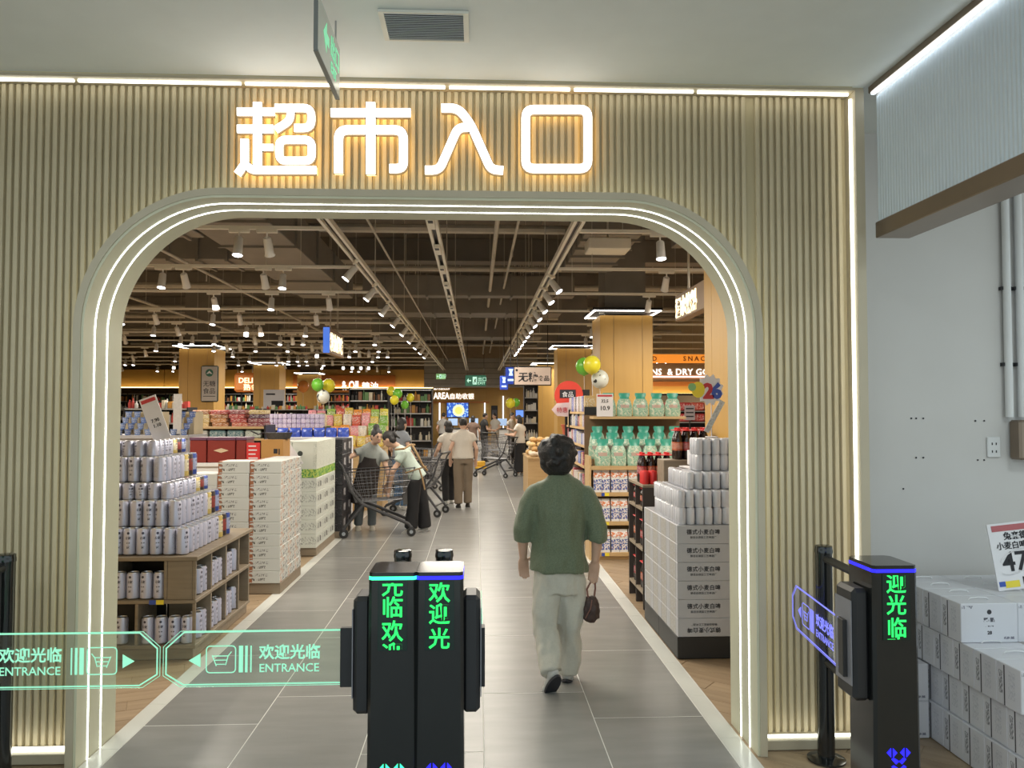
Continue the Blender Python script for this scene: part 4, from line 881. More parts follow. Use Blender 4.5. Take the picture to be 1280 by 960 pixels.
BP2 = bottle_pack(4, 2, .26, .036)
BP2.location = (at(819, 600, 6.85).x, 6.88, 1.046); BP2['label'] = 'red-capped cola pack standing on the crate shelf'; BP2['group'] = 'cola bottle packs'
o = dup(BP2, (at(860, 580, 6.45).x+.03, 6.485, 1.27), 0, 'red-capped cola pack behind the top can packs', 'cola bottle packs')
tag(MB().box(1.52, 1.955, 6.37, 6.6, .0, 1.269, c=.004).build('display_crate', M_wood), 'tall wooden crate under the red-capped packs behind the can packs', 'crate')
for px, Y, z in ((821, 6.28, 1.046), ):
    pass
rp = thing('red_can_pack', 'small red can pack lying before the cola pack on the crate shelf', 'can pack', (1.47, 6.72, 1.046))
cm = MB().lathe([(.03, 0), (.033, .01), (.033, .1), (.028, .112)], 12).mesh('can', M_capr, True)
for a in (-.034, .034):
    for b_ in (-.034, .034): put('can', cm, rp, (a, b_, 0))

# ------------------------------------------------------------------ wooden shelf of detergent right of the aisle
XS0, YS0 = 1.285, 8.83
t = thing('wooden_shelf', 'light wooden shelf of detergent cartons and teal bags right of the aisle', 'shelf unit', (XS0, YS0, 0)); W4, D4 = 1.15, .55
ZS = [.085, .43, .755, 1.05]
for z in ZS: MB().box(0, .62 if z < 1.0 else W4, 0, .34 if z < 1 else D4, z-.045, z, c=.003).build('shelf_board', M_woodl, t)
MB().box(.06, W4, D4-.3, D4, 1.575, 1.605, c=.003).build('top_shelf_board', M_woodl, t)
MB().box(0.02, W4, .342, .36, 0, 1.0).build('back_panel', M_woodl, t); MB().box(.0, W4, D4+.001, D4+.02, 1.0, 1.62).build('upper_back_panel', mat('shelf_brown', (.2, .12, .06), .6), t)
MB().box(-.022, -.0005, 0, .36, 0, 1.16).build('side_panel', M_woodl, t); MB().box(.6205, .64, 0, .34, 0, 1.0).build('side_panel', M_woodl, t); MB().box(0, .62, .03, .05, 0, .039).build('kick_board', M_woodl, t)
def deterg_mat():
    m, nt, p = nodes_of('detergent_carton'); (x, y, z), v = coords(nt); n = noise_tex(nt, v, 45, 2); n3 = noise_tex(nt, v, 110, 1)
    c = mixc(nt, z.near(.085, .06)*n.gt(.50), (.76, .75, .75), (.06, .12, .38)); c = mixc(nt, z.near(.085, .06)*n3.gt(.64), c, (.62, .22, .18)); c = mixc(nt, z.gt(.165)*n.gt(.52)*z.lt(.22), c, (.62, .20, .08))
    nt.links.new(c, p.inputs['Base Color']); p.inputs['Roughness'].default_value = .4; return m
dm = MB().loft([[(-.045, -.045, 0), (.045, -.045, 0), (.045, .045, 0), (-.045, .045, 0)], [(-.045, -.045, .18), (.045, -.045, .18), (.045, .045, .18), (-.045, .045, .18)], [(-.045, -.012, .225), (.045, -.012, .225), (.045, .012, .225), (-.045, .012, .225)], [(-.045, -.006, .25), (.045, -.006, .25), (.045, .006, .25), (-.045, .006, .25)]]).mesh('detergent_carton', deterg_mat())
for k, z in enumerate(ZS[:3]):
    for i in range(6):
        o = put('detergent_carton', dm, None, (XS0+.075+.0935*i+.012*(i//2), YS0+.06, z+.0005)); tag(o, 'red and blue detergent carton, %s shelf from the floor, %s from the aisle' % (ORD[k], ORD[i]), 'carton', 'detergent cartons')
    s = thing('price_strip', 'yellow and blue price strip on the %s wooden shelf edge from the floor' % ORD[k], 'price label', (XS0+.15, YS0-.001, z-.04)); MB().box(-.035, 0, -.004, -.0005, 0, .035).build('blue_half', M_blue, s); MB().box(.0005, .05, -.004, -.0005, 0, .035).build('yellow_half', M_yel, s)
def bag_mat():
    m, nt, p = nodes_of('teal_bag'); (x, y, z), v = coords(nt); n = noise_tex(nt, v, 38, 2); n3 = noise_tex(nt, v, 75, 1)
    c = mixc(nt, z.gt(.225), (.36, .55, .42), (.04, .36, .26)); c = mixc(nt, z.lt(.225)*n.gt(.54), c, (.66, .70, .55)); c = mixc(nt, z.lt(.215)*n3.gt(.63), c, (.10, .32, .22)); c = mixc(nt, z.near(.13, .02)*x.near(.0, .05), c, (.50, .36, .30))
    nt.links.new(c, p.inputs['Base Color']); p.inputs['Roughness'].default_value = .3; return m
def ring_(w, d, z, n=10): return [(w*math.copysign(abs(math.cos(2*PI*k/n+.314))**.6, math.cos(2*PI*k/n+.314)), d*math.copysign(abs(math.sin(2*PI*k/n+.314))**.7, math.sin(2*PI*k/n+.314)), z) for k in range(n)]
tb = MB().loft([ring_(.085, .05, 0), ring_(.092, .055, .03), ring_(.092, .05, .13), ring_(.075, .038, .2), ring_(.052, .022, .235), ring_(.066, .012, .27), ring_(.066, .006, .30)]).mesh('teal_bag', bag_mat(), True)
for r, (z, y, n_, x0, lab) in enumerate(((1.0505, .07, 5, .14, 'front row of the wide wooden shelf'), (1.0505, .20, 6, .09, 'second row of the wide shelf'), (1.0505, .33, 6, .12, 'back row of the wide shelf'), (1.0505+.19, .42, 5, .17, 'raised on the back row'), (1.6055, D4-.16, 5, .26, 'on the top board'))):
    for i in range(n_):
        zz = z+(.0 if r != 1 else .07)+(0 if r != 2 else .14)
        if r == 3: continue
        o = put('teal_bag', tb, None, (XS0+x0+.195*i*(.93 if r != 4 else .98), YS0+y, zz), random.uniform(-.25, .25)); o.scale = (1, 1, 1.0 if r < 4 else .92); tag(o, 'teal detergent bag, %s, %s from the aisle' % (lab, ORD[i]), 'bag', 'teal detergent bags')
for r, (y0, y1, z1) in enumerate(((.145, .265, 1.12), (.27, .40, 1.19))): tag(MB().box(XS0+.05, XS0+W4, YS0+y0, YS0+y1, 1.0502, z1).build('display_step', M_woodl), 'wooden step raising the %s row of teal bags' % ('second', 'back')[r], 'riser', 'risers under the teal bags')
q = at(756, 519, YS0+D4-.31); price_card('white price card with red heading at the end of the top shelf, reading 10.9', q.x, YS0+D4-.315, 1.606, .19, .26, 0, 0, [('32.5', .62, .05), ('10.9', .28, .07)])
# end shelf of small boxes beside it
t = thing('side_shelf', 'dark framed shelf of small boxes facing the aisle beyond the teal bags', 'shelf unit', (1.30, 9.5, 0)); ZB2 = [.1, .42, .72, 1.0, 1.25, 1.47, 1.66]
for z in ZB2: MB().box(0, .34, 0, 1.9, z-.03, z, c=.002).build('shelf_board', M_woodl, t)
for y in (-.03, 1.901): MB().box(-.02 if y > 0 else .0, .34, y, y+.03, 0, 1.72 if y < 0 else 1.98).build('upright', M_dark, t)
MB().box(.342, .36, 0, 1.9, 0, 1.66).build('back_panel', M_dark, t)
pk = MB().box(-.06, .06, -.055, .055, 0, .17, c=.003).mesh('small_box', mat_pal('small_box', [(.55, .45, .42), (.16, .20, .48), (.62, .58, .52), (.42, .10, .12), (.55, .52, .62), (.10, .10, .12), (.62, .42, .18)], .45, 9))
for k, z in enumerate(ZB2):
    for i in range(13):
        o = put('small_box', pk, None, (1.37+random.uniform(0, .01), 9.6+.142*i, z+.0005)); o.scale.z = random.uniform(.75, 1.05) if k < 6 else 1.15; tag(o, 'small box on the %s board of the side shelf, %s from near end' % (ORD[k], ORD[i]), 'box', 'boxes on the side shelf')
# ------------------------------------------------------------------ white cartons of cans by the grey wall
def whitecase_mat():
    m, nt, p = nodes_of('can_carton'); (x, y, z), v = coords(nt); n = noise_tex(nt, v, 170, 1, (1, 1, .4)); n2 = noise_tex(nt, v, 150, 1, (1, 2.4, .5))
    L = x.lt(-.1385); F = y.lt(-.0775)
    c = mixc(nt, L*y.near(.028, .0042)*z.lt(.178), (.66, .66, .70), (.03, .03, .04)); c = mixc(nt, L*((y-.052).abs().lt(.012)*z.near(.10, .05)*n2.gt(.5)), c, (.12, .12, .14)); c = mixc(nt, L*(y+.02).abs().lt(.022)*z.near(.10, .06)*n2.gt(.55)*.45, c, (.25, .27, .33))
    c = mixc(nt, F*((x-.0)*(x-.0)+(z-.145)*(z-.145)).lt(.00013), c, (.03, .03, .035)); c = mixc(nt, F*x.abs().lt(.028)*z.near(.108, .010)*n.gt(.46), c, (.08, .08, .1)); c = mixc(nt, F*x.abs().lt(.02)*z.near(.078, .003)*n.gt(.45), c, (.1, .1, .12)); c = mixc(nt, F*x.near(-.105, .03)*z.near(.168, .007)*n.gt(.52), c, (.2, .2, .25)); c = mixc(nt, F*x.near(.1, .03)*z.near(.022, .006)*n.gt(.5), c, (.2, .2, .25))
    nt.links.new(c, p.inputs['Base Color']); p.inputs['Roughness'].default_value = .42; return m
WC = MB().box(-.14, .14, -.079, .079, 0, .186, c=.003).mesh('carton_body', whitecase_mat()); HND = MB().tube([(-.05, 0, .186), (-.04, 0, .195), (0, 0, .198), (.04, 0, .195), (.05, 0, .186)], .003, 6).mesh('handle_strap', mat('strap_white', (.75, .75, .76), .5), True)
N28 = text_mesh('28', .022, M_ink, .0003, .0008, 'CENTER')
def wcase(x, y, k, lab, det=False, sd=None):
    t = thing('can_carton', lab, 'carton', (x, y, .1875*k), 0, 'white can cartons by the grey wall'); put('carton_body', WC, t); put('number', N28, t, (.0, -.0795, .04), rot=(PI/2, 0, 0))
    put('handle_strap', HND, t)
xb = at(1195, 810, 3.70).x+.17        # column centres
B0 = (xb, 3.73+.079)
lv = ['bottom', 'second', 'third', 'fourth']
for k in range(4):
    ys = {0: [3.27, 3.43, 3.59, 3.75, 3.91, 4.07, 4.23], 1: [3.29, 3.45, 3.61, 3.77, 3.93, 4.09, 4.25], 2: [3.33, 3.49, 3.65, 3.81, 3.97, 4.13, 4.29], 3: [3.73, 3.89, 4.05, 4.21]}[k]
    for j, y in enumerate(ys):
        for i in range(3):
            if i > 0 and j > 1 and k < 3: continue
            x = xb-.002*k+.281*i+(.0 if k > 2 else (.02 if k == 1 else .005)); wcase(x, y+.045, k, 'white can carton, %s layer, %s from front, %s from the gate side' % (lv[k], ORD[j], ORD[i]))
for k in range(2):
    for j, y in enumerate((3.98, 4.14, 4.30)):
        wcase(xb-.284-(.0 if k else -.0), y+.079, k, 'white can carton in the low side stack behind the gate, %s layer, %s from front' % (lv[k], ORD[j]))
q = at(1249, 737, 3.93); t = thing('price_card', 'large white price card reading 47.0 leaning on the white cartons', 'price card', (q.x+.0, 3.93, .7505)); Mx = Matrix.Rotation(-.10, 4, 'Y') @ Matrix.Rotation(-.12, 4, 'X')
w, h = .30, .335
for nm, b6, m in (('card', (0, w, 0, .006, 0, h), M_card), ('heading', (.02, w, -.002, -.0005, h*.88, h*.97), mat('heading_red', (.45, .12, .13), .5)), ('blue_tag', (.008, .04, -.002, -.0005, .02, .045), M_blue), ('yellow_tag', (.04, .115, -.002, -.0005, .012, .045), M_yel), ('dark_tag', (.135, .2, -.002, -.0005, .02, .06), M_ink)):
    MB().box(*b6, M=Mx).build(nm, m, t)
for s_, x_, z_, sz in (('兔来德式', .075, h*.755, .042), ('小麦白啤1L /', .03, h*.615, .040), ('47.0', .045, h*.28, .135)):
    o = text(s_, (0, 0, 0), sz, M_ink, t, bold=sz*.015); o.matrix_local = Mx @ Matrix.Translation((x_, -.0015, z_)) @ Matrix.Rotation(PI/2, 4, 'X')
m = MB(); P = [Vector((.02+.1+.10*math.cos(a), 0, h*.42+.055*math.sin(a)+.03*math.cos(a))) for a in [(-2.6+k*5.2/24) for k in range(25)]]; m.tube([Mx @ Vector((p.x, -.006, p.z)) for p in P], .002, 5); m.build('white_tie', M_card, t, smooth=True)
# ------------------------------------------------------------------ people
def organic(name, mb, m, parent, voxel=.012, it=4, fold=0., fscale=9.):
    me = bpy.data.meshes.new(name); me.from_pydata(mb.v, [], mb.f)
    bm = bmesh.new(); bm.from_mesh(me); bmesh.ops.recalc_face_normals(bm, faces=bm.faces); bm.to_mesh(me); bm.free()
    o = bpy.data.objects.new('tmp', me); TMP.collection.objects.link(o)
    r = o.modifiers.new('r', 'REMESH'); r.mode = 'VOXEL'; r.voxel_size = voxel; s = o.modifiers.new('s', 'SMOOTH'); s.factor = .5; s.iterations = it
    out = evaluated_mesh(o); bpy.data.objects.remove(o); bpy.data.meshes.remove(me)
    out.name = name; out.materials.clear(); out.materials.append(m)
    if fold:
        nv = len(out.vertices); co = np.empty(nv*3); out.vertices.foreach_get('co', co); nn = np.empty(nv*3); out.vertices.foreach_get('normal', nn)
        co = co.reshape(-1, 3); nn = nn.reshape(-1, 3); d = np.array([noise.noise(Vector((p[0]*fscale, p[1]*fscale, p[2]*fscale*.45)))+.5*noise.noise(Vector((p[0]*fscale*2.1, p[1]*fscale*2.1, p[2]*fscale*1.2+5))) for p in co])
        out.vertices.foreach_set('co', (co+nn*(d*fold)[:, None]).ravel())
    out.polygons.foreach_set('use_smooth', [True]*len(out.polygons)); out.update()
    return put(name, out, parent)
def limb(mb, pts, rad, seg=12):
    pts = [Vector(p) for p in pts]; mb.tube(pts, rad, seg)
    for p, r in zip(pts, rad): mb.ball(p, r*.995, seg=seg, rings=8)
def ell(c, sv, fv, a, b_, n=18): return [c+sv*(a*math.cos(2*PI*k/n))+fv*(b_*math.sin(2*PI*k/n)) for k in range(n)]
def add_hand(mb, w, d, nrm, s, thumb, curl=.5):
    d = d.normalized(); sd = d.cross(nrm).normalized(); nrm = sd.cross(d).normalized()
    M = Matrix((sd, nrm, d)).transposed()
    mb.ball(w+d*.045*s, .038*s, .017*s, .05*s, M=M)
    for k, L in enumerate((.066, .076, .072, .056)):
        b0 = w+d*.08*s+sd*((k-1.5)*.0185*s); d1 = (d+nrm*curl*.5).normalized(); d2 = (d+nrm*curl*1.5).normalized()
        limb(mb, [b0-d*.02*s, b0+d1*L*.5*s, b0+d1*L*.5*s+d2*L*.5*s], [.0095*s, .0088*s, .0075*s], 8)
    b0 = w+d*.02*s+sd*(thumb*.03*s); limb(mb, [b0, b0+(d*.5+sd*thumb*.75).normalized()*.035*s, b0+(d*.5+sd*thumb*.75).normalized()*.035*s+(d*.9+nrm*.3).normalized()*.03*s], [.012*s, .0105*s, .0085*s], 8)
M_skin = mat('skin', (.56, .35, .25), .5, 0, .04, 12); M_hair = mat('hair_black', (.012, .010, .010), .45, 0, .2, 60, bmp=.6, bscale=120); M_eye = mat('eye_dark', (.03, .02, .02), .3, var=0); M_lip = mat('lip', (.42, .16, .14), .5)
def person(lab, J, s, top, bottom, shoe, vox=.015, sleeve=.0, hem=.02, tw=1., leg_r=(.088, .072, .066), hair='short', skirt=False, tfold=.006, bfold=.007, face=False, grp=None, apron=None, sole=None, fsc=9.):
    V = {k: Vector(v) for k, v in J.items()}; base = Vector(((V['anL'].x+V['anR'].x)/2, (V['anL'].y+V['anR'].y)/2, 0))
    for k in V:
        if k != 'face': V[k] = V[k]-base
    t = thing('person', lab, 'person', base, 0, grp)
    up = (V['neck']-V['pel']).normalized(); sv = (V['shR']-V['shL']).normalized(); fv = up.cross(sv).normalized(); sv = fv.cross(up).normalized()
    shw = (V['shR']-V['shL']).length/2; T = (V['neck']-V['pel']).length; fd = V['face'].normalized(); hs = fd.cross(Vector((0, 0, 1))).normalized(); hu = hs.cross(fd).normalized(); HM = Matrix((hs, fd, hu)).transposed()
    # body: one continuous surface
    b = MB()
    c = lambda f: V['pel']+up*T*f
    b.loft([ell(c(-.12), sv, fv, .10*s, .08*s), ell(c(.05), sv, fv, .135*s, .10*s), ell(c(.35), sv, fv, .115*s, .085*s), ell(c(.65), sv, fv, .13*s, .095*s), ell(c(.80), sv, fv, shw*.7, .07*s), ell(c(.92), sv, fv, .06*s, .05*s)])
    limb(b, [c(.9), V['neck'], V['head']-hu*.06*s], [.052*s, .05*s, .048*s])
    b.ball(V['head'], .076*s, .092*s, .108*s, 16, 12, M=HM); b.ball(V['head']-hu*.055*s+fd*.03*s, .055*s, .06*s, .055*s, M=HM)
    b.ball(V['head']+fd*.093*s-hu*.022*s, .013*s, .02*s, .022*s, 8, 6, M=HM)
    for q in (-1, 1): b.ball(V['head']+hs*q*.076*s-fd*.008*s-hu*.012*s, .012*s, .022*s, .032*s, 8, 6, M=HM)
    for q, S in ((-1, 'L'), (1, 'R')):
        limb(b, [V['sh'+S]-sv*q*.04*s-up*.045*s, V['el'+S], V['wr'+S]], [.036*s, .040*s, .027*s]); limb(b, [V['el'+S].lerp(V['wr'+S], .3), V['wr'+S]], [.040*s, .026*s])
        d = V['wr'+S]-V['el'+S]; add_hand(b, V['wr'+S], d, V.get('palm'+S, -sv*q), s, V.get('th'+S, Vector((1, 0, 0))).x*1.0, .55)
        limb(b, [V['hip'+S], V['kn'+S], V['an'+S]], [.078*s, .055*s, .038*s])
    organic('body', b, M_skin, t, vox*(.62 if vox < .01 else .75), 3)
    # shirt with sleeves
    m = MB(); pc = V['pel']-up*hem; fs = ((V['shL']+V['shR'])/2-V['pel']).dot(up)/T
    m.loft([ell(pc, sv, fv, .185*s*tw, .135*s*tw), ell(c(.12), sv, fv, .172*s*tw, .128*s*tw), ell(c(.38), sv, fv, .158*s*tw, .115*s*tw), ell(c(.66), sv, fv, max(.165*s*tw, shw*.80), .125*s*tw), ell(c(fs-.10), sv, fv, shw*.97, .11*s), ell(c(fs+.0), sv, fv, shw*.94, .095*s), ell(c(fs+.07), sv, fv, shw*.82, .084*s), ell(c(fs+.145), sv, fv, shw*.46, .07*s), ell(c(fs+.19), sv, fv, .064*s, .058*s)])
    for q, S in ((-1, 'L'), (1, 'R')):
        P = [V['sh'+S]-sv*q*.08*s-up*.02*s, V['sh'+S]-sv*q*.018*s-up*.026*s, V['sh'+S].lerp(V['el'+S], .5)]; R = [.05*s, .057*s, .066*s]; m.ball(P[1], .0565*s)
        if sleeve >= 0: P.append(V['el'+S].lerp(V['sh'+S], .08)); R.append(.066*s)
        if sleeve > 0: P += [V['el'+S].lerp(V['wr'+S], sleeve)]; R += [.066*s]
        m.tube(P, R, 14)
    organic('shirt', m, top, t, vox, 9, tfold*s, fsc)
    # trousers or skirt
    m = MB(); hips = (V['hipL']+V['hipR'])/2
    m.loft([ell(c(.10), sv, fv, .155*s, .112*s), ell(c(0), sv, fv, .168*s, .125*s), ell(hips-Vector((0, 0, .06*s)), sv, fv, .165*s, .12*s)])
    if skirt:
        f = (V['anL']+V['anR'])/2; m.loft([ell(hips+Vector((0, 0, .05)), sv, fv, .165*s, .125*s), ell(hips.lerp(f, .5), sv, fv, .18*s, .15*s), ell(hips.lerp(f, .97), sv, fv, .20*s, .17*s)])
    else:
        for S in 'LR': m.tube([V['hip'+S]+Vector((0, 0, .04*s)), V['hip'+S], V['kn'+S], V['kn'+S].lerp(V['an'+S], .5), V['an'+S]-Vector((0, 0, .015*s))], [leg_r[0]*s, leg_r[0]*1.02*s, leg_r[1]*s, (leg_r[1]+leg_r[2])/2*s, leg_r[2]*s], 14)
    organic('skirt' if skirt else 'trousers', m, bottom, t, vox, 3, bfold*s, fsc)
    for S in 'LR':
        h, e = V['an'+S], V['toe'+S]; d = (e-h); d = d.normalized(); dn = Vector((0, 0, -1)); dn = (dn-d*dn.dot(d)); dn = dn.normalized() if dn.length > .05 else Vector((0, -1, 0)); sd = d.cross(dn)
        m = MB(); heel = h+dn*.05*s-d*.045*s; L = (e-h).length+.06*s
        M = Matrix((d, sd, dn)).transposed()
        m.ball(heel+d*.05*s-dn*.022*s, .055*s, .04*s, .04*s, M=M); m.ball(heel+d*L*.48-dn*.012*s, L*.42, .043*s, .034*s, M=M); m.ball(heel+d*(L-.06*s)-dn*.006*s, .065*s, .046*s, .028*s, M=M)
        so = organic('shoe', m, shoe, t, vox*.7, 2)
        k = MB(); R = ell(heel+d*L*.48+dn*.012*s, d, sd, L*.52, .046*s); k.loft([R, [p+dn*.016*s for p in R]]); k.build('sole', sole or shoe, so, smooth=True)
    # hair
    m = MB(); hc = V['head']
    if hair == 'perm':
        m.ball(hc+hu*.028*s-fd*.045*s, .132*s, .118*s, .110*s, M=HM); m.ball(hc-fd*.05*s-hu*.04*s, .120*s, .08*s, .092*s, M=HM); m.ball(hc-fd*.02*s+hu*.055*s, .115*s, .105*s, .088*s, M=HM)
        rr_ = random.Random(5)
        for k in range(40):
            a, z = rr_.uniform(0, 2*PI), rr_.uniform(-.75, 1); q = math.sqrt(max(0, 1-z*z)); v = hs*math.cos(a)*q+fd*math.sin(a)*q+hu*z
            if v.dot(fd) > .45 and z < .5: continue
            m.ball(hc+hu*.024*s-fd*.042*s+v*.114*s, .026*s, seg=8, rings=6)
        organic('hair', m, M_hair, t, .008, 2, .005, 26)
    else:
        m.ball(hc+hu*.022*s-fd*.014*s, .085*s, .098*s, .104*s, M=HM); m.ball(hc-fd*.04*s-hu*.03*s, .078*s, .06*s, .07*s, M=HM)
        if hair == 'bob': m.ball(hc-fd*.035*s-hu*.07*s, .088*s, .075*s, .09*s, M=HM)
        if hair == 'pony': m.ball(hc-fd*.115*s+hu*.03*s, .035*s, seg=8); limb(m, [hc-fd*.11*s+hu*.03*s, hc-fd*.15*s-hu*.08*s], [.03*s, .014*s])
        if hair == 'bun': m.ball(hc-fd*.05*s+hu*.12*s, .05*s, seg=10)
        if hair == 'crop': m = MB(); m.ball(hc+hu*.03*s-fd*.015*s, .08*s, .094*s, .088*s, M=HM); m.ball(hc-fd*.035*s-hu*.0*s, .076*s, .062*s, .07*s, M=HM)
        organic('hair', m, M_hair, t, vox*.75, 2, .003, 30)
    if face:
        for q in (-1, 1): e = MB(); e.ball(hc+hs*q*.032*s+fd*.083*s+hu*.005*s, .012*s, .008*s, .006*s, 8, 6, M=HM); e.build('eye', M_eye, t); e = MB(); e.ball(hc+hs*q*.032*s+fd*.084*s+hu*.024*s, .018*s, .008*s, .004*s, 8, 6, M=HM); e.build('eyebrow', M_hair, t)
        e = MB(); e.ball(hc+fd*.085*s-hu*.06*s, .02*s, .008*s, .006*s, 8, 6, M=HM); e.build('mouth', M_lip, t)
    if apron:                       # bib apron on the front
        m = MB(); ap = lambda f, a, b_: [c(f)+sv*(a*math.cos(th))+fv*(b_*math.sin(th)) for th in [PI*.08+PI*.84*k/14 for k in range(15)]]
        rows = [ap(-.42, .20*s, .165*s), ap(-.1, .195*s*tw, .158*s), ap(.15, .182*s*tw, .145*s*tw), ap(.45, .17*s*tw, .142*s*tw), ap(.72, .12*s*tw, .148*s*tw)]
        v_ = [p for r in rows for p in r]+[p-fv*.008 for r in rows for p in r]; n = 15; K = len(rows)
        fs = [(i*n+k, i*n+k+1, (i+1)*n+k+1, (i+1)*n+k) for i in range(K-1) for k in range(n-1)]; fs += [tuple(q+n*K for q in reversed(f)) for f in fs]
        m.add(v_, fs); m.build('apron', apron, t, smooth='all')
    return t
def cloth(name, col, rough=.8, sc=90, b_=.25, var=.05): return mat(name, col, rough, 0, var, sc, bmp=b_, bscale=260)
# the woman walking in
Yw = 4.9
J = dict(neck=at(700, 598, Yw), head=at(699, 571, Yw+.02), face=(.42, .9, -.05), shL=at(664, 612, Yw), shR=at(735, 612, Yw), elL=at(653, 662, Yw-.02), elR=at(748, 662, Yw-.03), wrL=at(654, 696, Yw+.05), wrR=at(744, 700, Yw-.02),
         pel=at(698, 712, Yw), hipL=at(684, 728, Yw), hipR=at(714, 728, Yw), knL=at(682, 786, Yw-.03), knR=at(713, 786, Yw+.03), anL=at(690, 838, 4.70), anR=at(709, 838, 4.93), toeL=at(681, 857, 4.80), toeR=at(713, 844, 5.10),
         palmL=(1, 0, 0), palmR=(-.9, .2, 0), thL=(-1, 0, 0), thR=(1, 0, 0))
def blouse_mat():
    m, nt, p = nodes_of('blouse_green'); _, v = coords(nt); n = noise_tex(nt, v, 130, 2); n2 = noise_tex(nt, v, 5, 2)
    c = mixc(nt, n, (.075, .102, .058), (.19, .225, .14)); c = mixc(nt, n2.gt(.6)*.15, c, (.10, .13, .08)); nt.links.new(c, p.inputs['Base Color']); p.inputs['Roughness'].default_value = .65; p.inputs['Sheen Weight'].default_value = .2; bump(nt, p, n, .25, .004); return m
w1 = person('person in a green three-quarter sleeve blouse and pale trousers walking into the shop', J, .93, blouse_mat(), cloth('trousers_stone', (.56, .54, .47)), cloth('shoe_white', (.60, .59, .56)), vox=.0085, sleeve=.38, hem=.005, tw=1.10, leg_r=(.094, .082, .074), hair='perm', tfold=.014, bfold=.022, fsc=12., sole=mat('sole_black', (.02, .022, .03), .6))
wb = Vector(w1.location)
k = MB(); k.tube([Vector(at(700, 598, Yw))-wb+Vector((.056*math.cos(a), .0+.055*math.sin(a), .0+.012*math.sin(a))) for a in [2*PI*q/16 for q in range(17)]], .015, 8); organic('collar', k, MATS['blouse_green'], w1, .008, 2)
# bag in her hand
hw_ = at(743, 716, Yw-.02); t = thing('handbag', 'small dark brown handbag hanging from the hand of the green-bloused person', 'bag', at(739, 779, 4.87)); hb = hw_-Vector(t.location)
m = MB(); m.loft([ell(Vector((0, 0, .005)), Vector((1, 0, 0)), Vector((0, 1, 0)), .022, .02), ell(Vector((0, 0, .03)), Vector((1, 0, 0)), Vector((0, 1, 0)), .05, .036), ell(Vector((0, 0, .085)), Vector((1, 0, 0)), Vector((0, 1, 0)), .058, .04), ell(Vector((0, 0, .13)), Vector((1, 0, 0)), Vector((0, 1, 0)), .045, .03), ell(Vector((0, 0, .165)), Vector((1, 0, 0)), Vector((0, 1, 0)), .03, .016)]); organic('bag_body', m, mat('bag_leather', (.055, .03, .025), .5, 0, .4, 40, bmp=.5, bscale=50), t, .006, 2, .006, 40)
for q in (-1, 1): MB().tube([(q*.02, q*.01, .16), (q*.028, q*.012, .21), Vector((q*.012, q*.008, .0))+hb.lerp(Vector((0, 0, .2)), .45), hb+Vector((q*.004, 0, -.018))], .006, 6).build('handle', mat('bag_strap', (.22, .10, .075), .5), t, smooth=True)
MB().tube([(-.04, -.036, .04), (-.01, -.043, .1), (.0, -.036, .15)], .004, 6).build('front_seam', mat('bag_strap', (.22, .10, .075), .5), t, smooth=True)
# the pair at the near cart
Y1p = 11.25
J = dict(neck=at(466, 556, Y1p-.03), head=at(471, 545, Y1p-.12), face=(.55, -.75, -.25), shR=at(450, 561, Y1p-.05), shL=at(481, 565, Y1p-.02), elR=at(437, 571, Y1p-.12), elL=at(484, 588, Y1p-.08), wrR=at(426, 578, Y1p-.22), wrL=at(488, 604, Y1p-.22),
         pel=at(457, 607, Y1p+.05), hipR=at(450, 612, Y1p+.05), hipL=at(464, 612, Y1p+.05), knR=at(449, 637, Y1p), knL=at(465, 637, Y1p), anR=at(448, 655, Y1p+.02), anL=at(465, 655, Y1p+.02), toeR=at(447, 660, Y1p-.15), toeL=at(466, 660, Y1p-.15), palmR=(0, .3, -1), thR=(1, 0, 0))
person('person in grey T-shirt and dark apron gripping the near cart handle', J, .95, cloth('tee_grey', (.30, .32, .30)), cloth('jeans_grey', (.13, .15, .16)), cloth('shoe_beige', (.50, .46, .38)), sleeve=-1, hem=.05, hair='bun', face=True, apron=cloth('apron_dark', (.055, .045, .043)))
Y2p = 10.95
J = dict(neck=at(497, 558, Y2p), head=at(486, 549, Y2p-.02), face=(-.75, .25, -.55), shL=at(502, 566, Y2p-.18), shR=at(509, 560, Y2p+.17), elL=at(491, 589, Y2p-.22), elR=at(492, 586, Y2p+.22), wrL=at(487, 609, Y2p-.16), wrR=at(484, 606, Y2p+.2),
         pel=at(522, 597, Y2p), hipL=at(518, 603, Y2p-.09), hipR=at(524, 603, Y2p+.09), knL=at(516, 635, Y2p-.09), knR=at(529, 635, Y2p+.08), anL=at(514, 659, Y2p-.09), anR=at(531, 658, Y2p+.08), toeL=at(501, 664, Y2p-.10), toeR=at(518, 662, Y2p+.08), palmL=(0, .6, -.6))
w2 = person('person in mint T-shirt with tan apron straps bending over the near cart', J, .95, cloth('tee_mint', (.44, .52, .46)), cloth('trousers_black', (.012, .012, .014)), cloth('shoe_pale', (.55, .54, .52)), sleeve=-1, hem=.03, hair='pony', leg_r=(.10, .09, .10), face=True)
wb = Vector(w2.location); M_strap = mat('strap_tan', (.30, .19, .09), .7)
def strap(pts, r=.016): MB().tube([Vector(at(*p))-wb for p in pts], r, 6).build('apron_strap', M_strap, w2, smooth=True)
strap([(494, 562, Y2p-.17), (505, 561, Y2p-.24), (513, 556, Y2p-.13), (518, 556, Y2p)]); strap([(515, 556, Y2p-.12), (521, 567, Y2p-.19), (528, 581, Y2p-.19), (534, 588, Y2p-.12)]); strap([(507, 591, Y2p-.17), (520, 587, Y2p-.21), (533, 583, Y2p-.14)], .012); strap([(524, 586, Y2p-.19), (528, 598, Y2p-.19), (531, 612, Y2p-.17)], .012)
